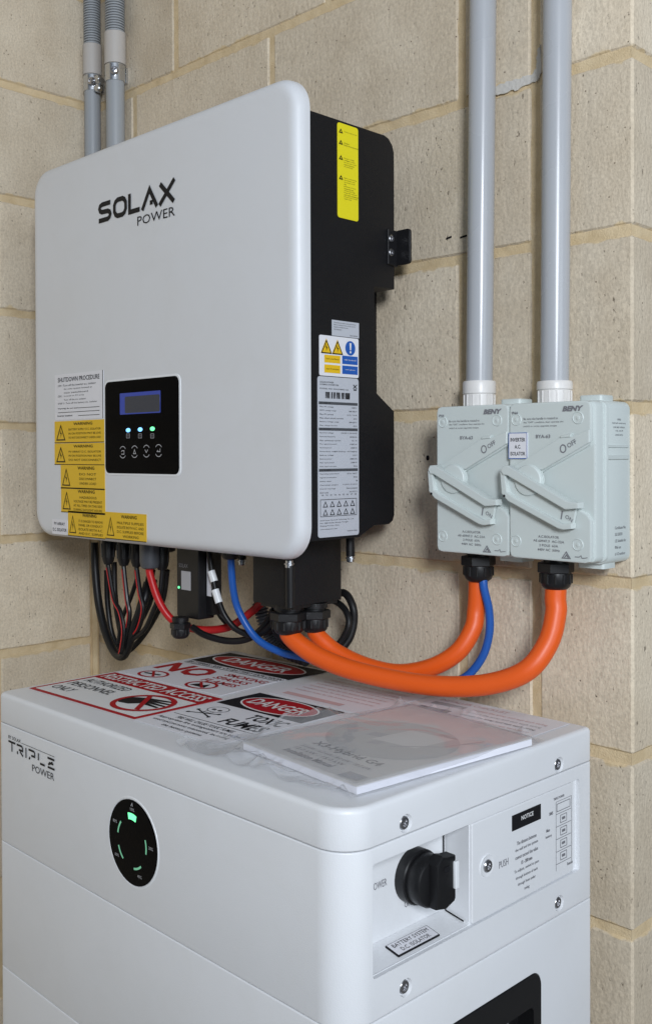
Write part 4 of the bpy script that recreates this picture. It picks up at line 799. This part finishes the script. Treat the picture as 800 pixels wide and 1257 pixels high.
m.m = 2; m.text(q, 'X3-Hybrid G4', .27, .20, .83, .262, .0002, .02); m.text(q, '5.0 kW / 6.0 kW / 8.0 kW / 10.0 kW', .27, .155, .85, .180, .0002, 0); m.text(q, '12.0 kW / 15.0 kW', .27, .115, .70, .14, .0002, 0); m.text(q, 'Installation Manual', .27, .06, .68, .10, .0002, .02)
m.text(q, 'ENGLISH', .62, .72, .75, .74, .0002, 0); m.m = 1; m.flat(q, [(.80, .03), (.94, .035), (.935, .10), (.80, .095)], .0001)
obj('print', m, ('oval', 'lgrey', 'grink', 'manual'), mn, smooth=False)
# plastic sleeve: a crumpled film draped over the manual
def lid_h(x, y):                                  # smooth height of what lies under the film
    cx_ = (mp[0][0]+mp[2][0])/2; cy_ = (mp[0][1]+mp[2][1])/2; th = R(5.8)
    dx, dy = x-cx_, y-cy_; u = dx*math.cos(th)+dy*math.sin(th); v = -dx*math.sin(th)+dy*math.cos(th)
    th = R(-5.4); u, v = dx*math.cos(th)+dy*math.sin(th), -dx*math.sin(th)+dy*math.cos(th)
    ex, ey = max(0, abs(u)-.0775), max(0, abs(v)-.1040); d = math.hypot(ex, ey)
    return .0084*max(0, 1-d/.010)**1.3 if d < .010 else 0, d
fm = MB(); NA, NB = 130, 120
c4 = [(-.228, .014), (-.014, .018), (-.001, .262), (-.176, .285)]
def film(a, b):
    x = (c4[0][0]*(1-a)+c4[1][0]*a)*(1-b)+(c4[3][0]*(1-a)+c4[2][0]*a)*b; y = (c4[0][1]*(1-a)+c4[1][1]*a)*(1-b)+(c4[3][1]*(1-a)+c4[2][1]*a)*b
    if a in (0, 1) or b in (0, 1): x += .0025*noise.noise(Vector((x*30, y*30, 3)))
    h, d = lid_h(x, y); amp = min(1, d/.02)
    rid = 1-abs(noise.noise(Vector((x*17+y*7, y*9, 1.7))))*2.2; rid = max(0, rid)**3
    rid2 = max(0, 1-abs(noise.noise(Vector((x*34, y*22, 8.7))))*2.4)**3
    z = max(h, .0016)+.0009+amp*(.0100*rid+.0045*rid2)+(1-amp)*.0003*(1+noise.noise(Vector((x*40, y*40, 0))))
    return FTB.P(x, y, z)
grid(fm, film, NA, NB)
fo = obj('plastic_sleeve', fm, 'film', None, 60); tag(fo, 'crumpled clear plastic sleeve around the manual on the battery lid', 'plastic sleeve')

# ------------------------------------------------------------------ cables
def cable(name, label_, pts, r, mt, group=None, seg=14, extra=None):
    m = MB(); m.tube(pts, r, seg, 8)
    if extra:
        e = empty(name, pts[0], label_, 'cable', group); obj('jacket', m, mt, e); extra(e); return e
    return tag(obj(name, m, mt), label_, 'cable', group)
A3 = lambda L: [at(*p) for p in L]
g1 = Vector((G1.x, G1.y, TZ0-.030)); g2 = Vector((G2.x, G2.y, TZ0-.030)); il = Vector((GL.x, GL.y, .912)); ir = Vector((GR.x, GR.y, .912))
cable('mains_cable', 'thick orange cable looping from the right switch to the inverter, in front', [ir, ir+Vector((0, -.001, -.015))]+A3([(682, 752, -.0365), (673, 788, -.046), (648, 822, -.062), (605, 839, -.075), (550, 843, -.088), (490, 836, -.100), (430, 822, -.113), (390, 806, -.122), (367, 791, -.127)])+[g1+Vector((.002, 0, -.006)), g1], .0106, 'orange', 'orange cables', 20)
cable('mains_cable', 'orange cable from the left switch passing behind the other orange cable', [il+Vector((-.003, .002, 0)), il+Vector((-.003, .002, -.015))]+A3([(584, 750, -.032), (580, 772, -.038), (562, 800, -.050), (530, 819, -.062), (490, 826, -.072), (450, 818, -.082), (415, 802, -.090), (396, 787, -.096)])+[g2+Vector((.002, 0, -.006)), g2], .0096, 'orange', 'orange cables', 20)
cable('earth_cable', 'blue cable dropping from the inverter and rising into the left switch', [BP]+A3([(286, 722, -.130), (294, 752, -.122), (315, 784, -.112), (345, 801, -.103), (375, 808, -.095), (420, 824, -.080), (480, 836, -.060), (535, 840, -.048), (568, 833, -.040), (590, 810, -.034), (600, 780, -.030), (600, 750, -.031)])+[il+Vector((.009, -.003, -.010)), il+Vector((.008, -.002, .004))], .0044, 'blue')
cable('battery_cable', 'red cable swinging from the grey plug towards the terminal box', [RP, RP+Vector((0, 0, -.008))]+A3([(196, 740, -.128), (215, 764, -.116), (245, 773, -.105), (280, 770, -.095), (310, 750, -.085), (335, 725, -.078)]), .0050, 'red')
def sleeves(e):
    for q0, q1 in (((259, 701), (263, 714)), ((264, 724), (269, 740))):
        m = MB(); m.tube([at(*q0, -.128), at(*q1, -.127)], .0048, 12, 0); obj('marker_sleeve', m, 'plasticw', e)
cable('control_cable', 'black cable with two white marker sleeves below the inverter', A3([(256, 672, -.128), (261, 708, -.1275), (267, 733, -.127), (276, 756, -.122), (292, 774, -.114), (315, 780, -.105), (335, 765, -.098), (350, 740, -.095)]), .0036, 'rubber', extra=sleeves)
cable('control_cable', 'black cable sagging lowest behind the dongle and blue cable', A3([(236, 770, -.125), (252, 780, -.12), (280, 787, -.108), (305, 784, -.100), (325, 768, -.094), (338, 745, -.088)]), .0042, 'rubber')
cable('control_cable', 'thick black cable looping down beside the corner and up to the plugs', A3([(116, 666, -.100), (117, 700, -.100), (121, 740, -.102), (129, 775, -.106), (140, 800, -.112), (150, 806, -.118), (157, 795, -.122), (166, 765, -.122), (178, 735, -.115), (186, 700, -.095)]), .0058, 'rubber')
cable('control_cable', 'thin black cable just inside the thick loop near the corner', A3([(140, 690, -.090), (141, 730, -.092), (146, 765, -.097), (152, 790, -.104), (160, 782, -.108), (170, 750, -.108), (180, 715, -.1)]), .0042, 'rubber')
for i, (L, lab) in enumerate((([(140, 735), (148, 752), (152, 775), (149, 800)], 'thin array wire from the first plug, with a red stripe'), ([(156, 735), (159, 755), (154, 785), (148, 802)], 'thin array wire from the second plug, with a red stripe'),
        ([(172, 728), (176, 748), (170, 772), (160, 783)], 'thin array wire from the third plug, with a red stripe'), ([(196, 730), (188, 750), (178, 772), (163, 785)], 'black array wire from the last plug, right of the red cable'))):
    pe = plug_ends[i]; pts = [pe, pe+Vector((0, 0, -.006))]+[at(x, y, pe.y-.002) for x, y in L]
    def stripe(e, pts=pts):
        m = MB(); m.tube([p+Vector((-.0006, -.0024, 0)) for p in pts[1:]], .0013, 6, 8); obj('stripe', m, 'red', e)
    cable('array_wire', lab, pts, .0032, 'rubber', 'array wires', 10, extra=stripe if i < 3 else None)
cable('array_wire', 'black array wire crossing behind the red cable', A3([(168, 712, -.118), (160, 735, -.114), (150, 760, -.112), (145, 790, -.112)]), .0030, 'rubber', 'array wires', 10)
cable('array_wire', 'slim black array wire curving left of the dongle', A3([(190, 712, -.10), (184, 740, -.10), (170, 768, -.10), (156, 790, -.10)]), .0034, 'rubber', 'array wires', 10)
cable('data_cable', 'black cable loop standing out right of the terminal box', A3([(392, 742, -.040), (412, 730, -.042), (424, 729, -.045), (433, 745, -.047), (434, 765, -.047), (428, 785, -.052), (414, 800, -.062), (395, 806, -.075), (370, 800, -.088), (350, 785, -.096), (343, 765, -.10), (342, 748, -.10)]), .0046, 'rubber', 'black coil beside the terminal box')
cable('data_cable', 'inner black cable loop right of the terminal box', A3([(392, 735, -.045), (410, 738, -.050), (423, 748, -.054), (428, 765, -.058), (420, 785, -.062), (405, 800, -.070), (380, 806, -.08), (358, 796, -.09), (338, 775, -.105), (334, 748, -.10)]), .0038, 'rubber', 'black coil beside the terminal box')
cable('control_cable', 'black cable behind the thick loop, sagging towards the dongle', A3([(205, 700, -.085), (200, 735, -.080), (186, 765, -.075), (168, 790, -.078), (152, 800, -.085), (138, 780, -.088), (132, 740, -.088), (131, 700, -.088)]), .0040, 'rubber')
cable('control_cable', 'black cable crossing behind the white marker sleeves', A3([(268, 690, -.10), (264, 722, -.095), (268, 752, -.088), (288, 772, -.08), (315, 778, -.075), (345, 772, -.07)]), .0034, 'rubber')
m = MB(); pth = A3([(318, 738, -.075), (324, 762, -.070), (333, 783, -.065), (350, 799, -.06), (378, 810, -.055)])
q_ = [pth[0]*2-pth[1]]+pth+[pth[-1]*2-pth[-2]]; m.tube(pth, lambda t: .0066+(.0026 if int(t*96+.5) % 4 > 1 else 0), 14, 24)
tag(obj('corrugated_sleeve', m, 'dgrey', None, 50), 'black corrugated sleeve behind the blue cable', 'cable sleeve')
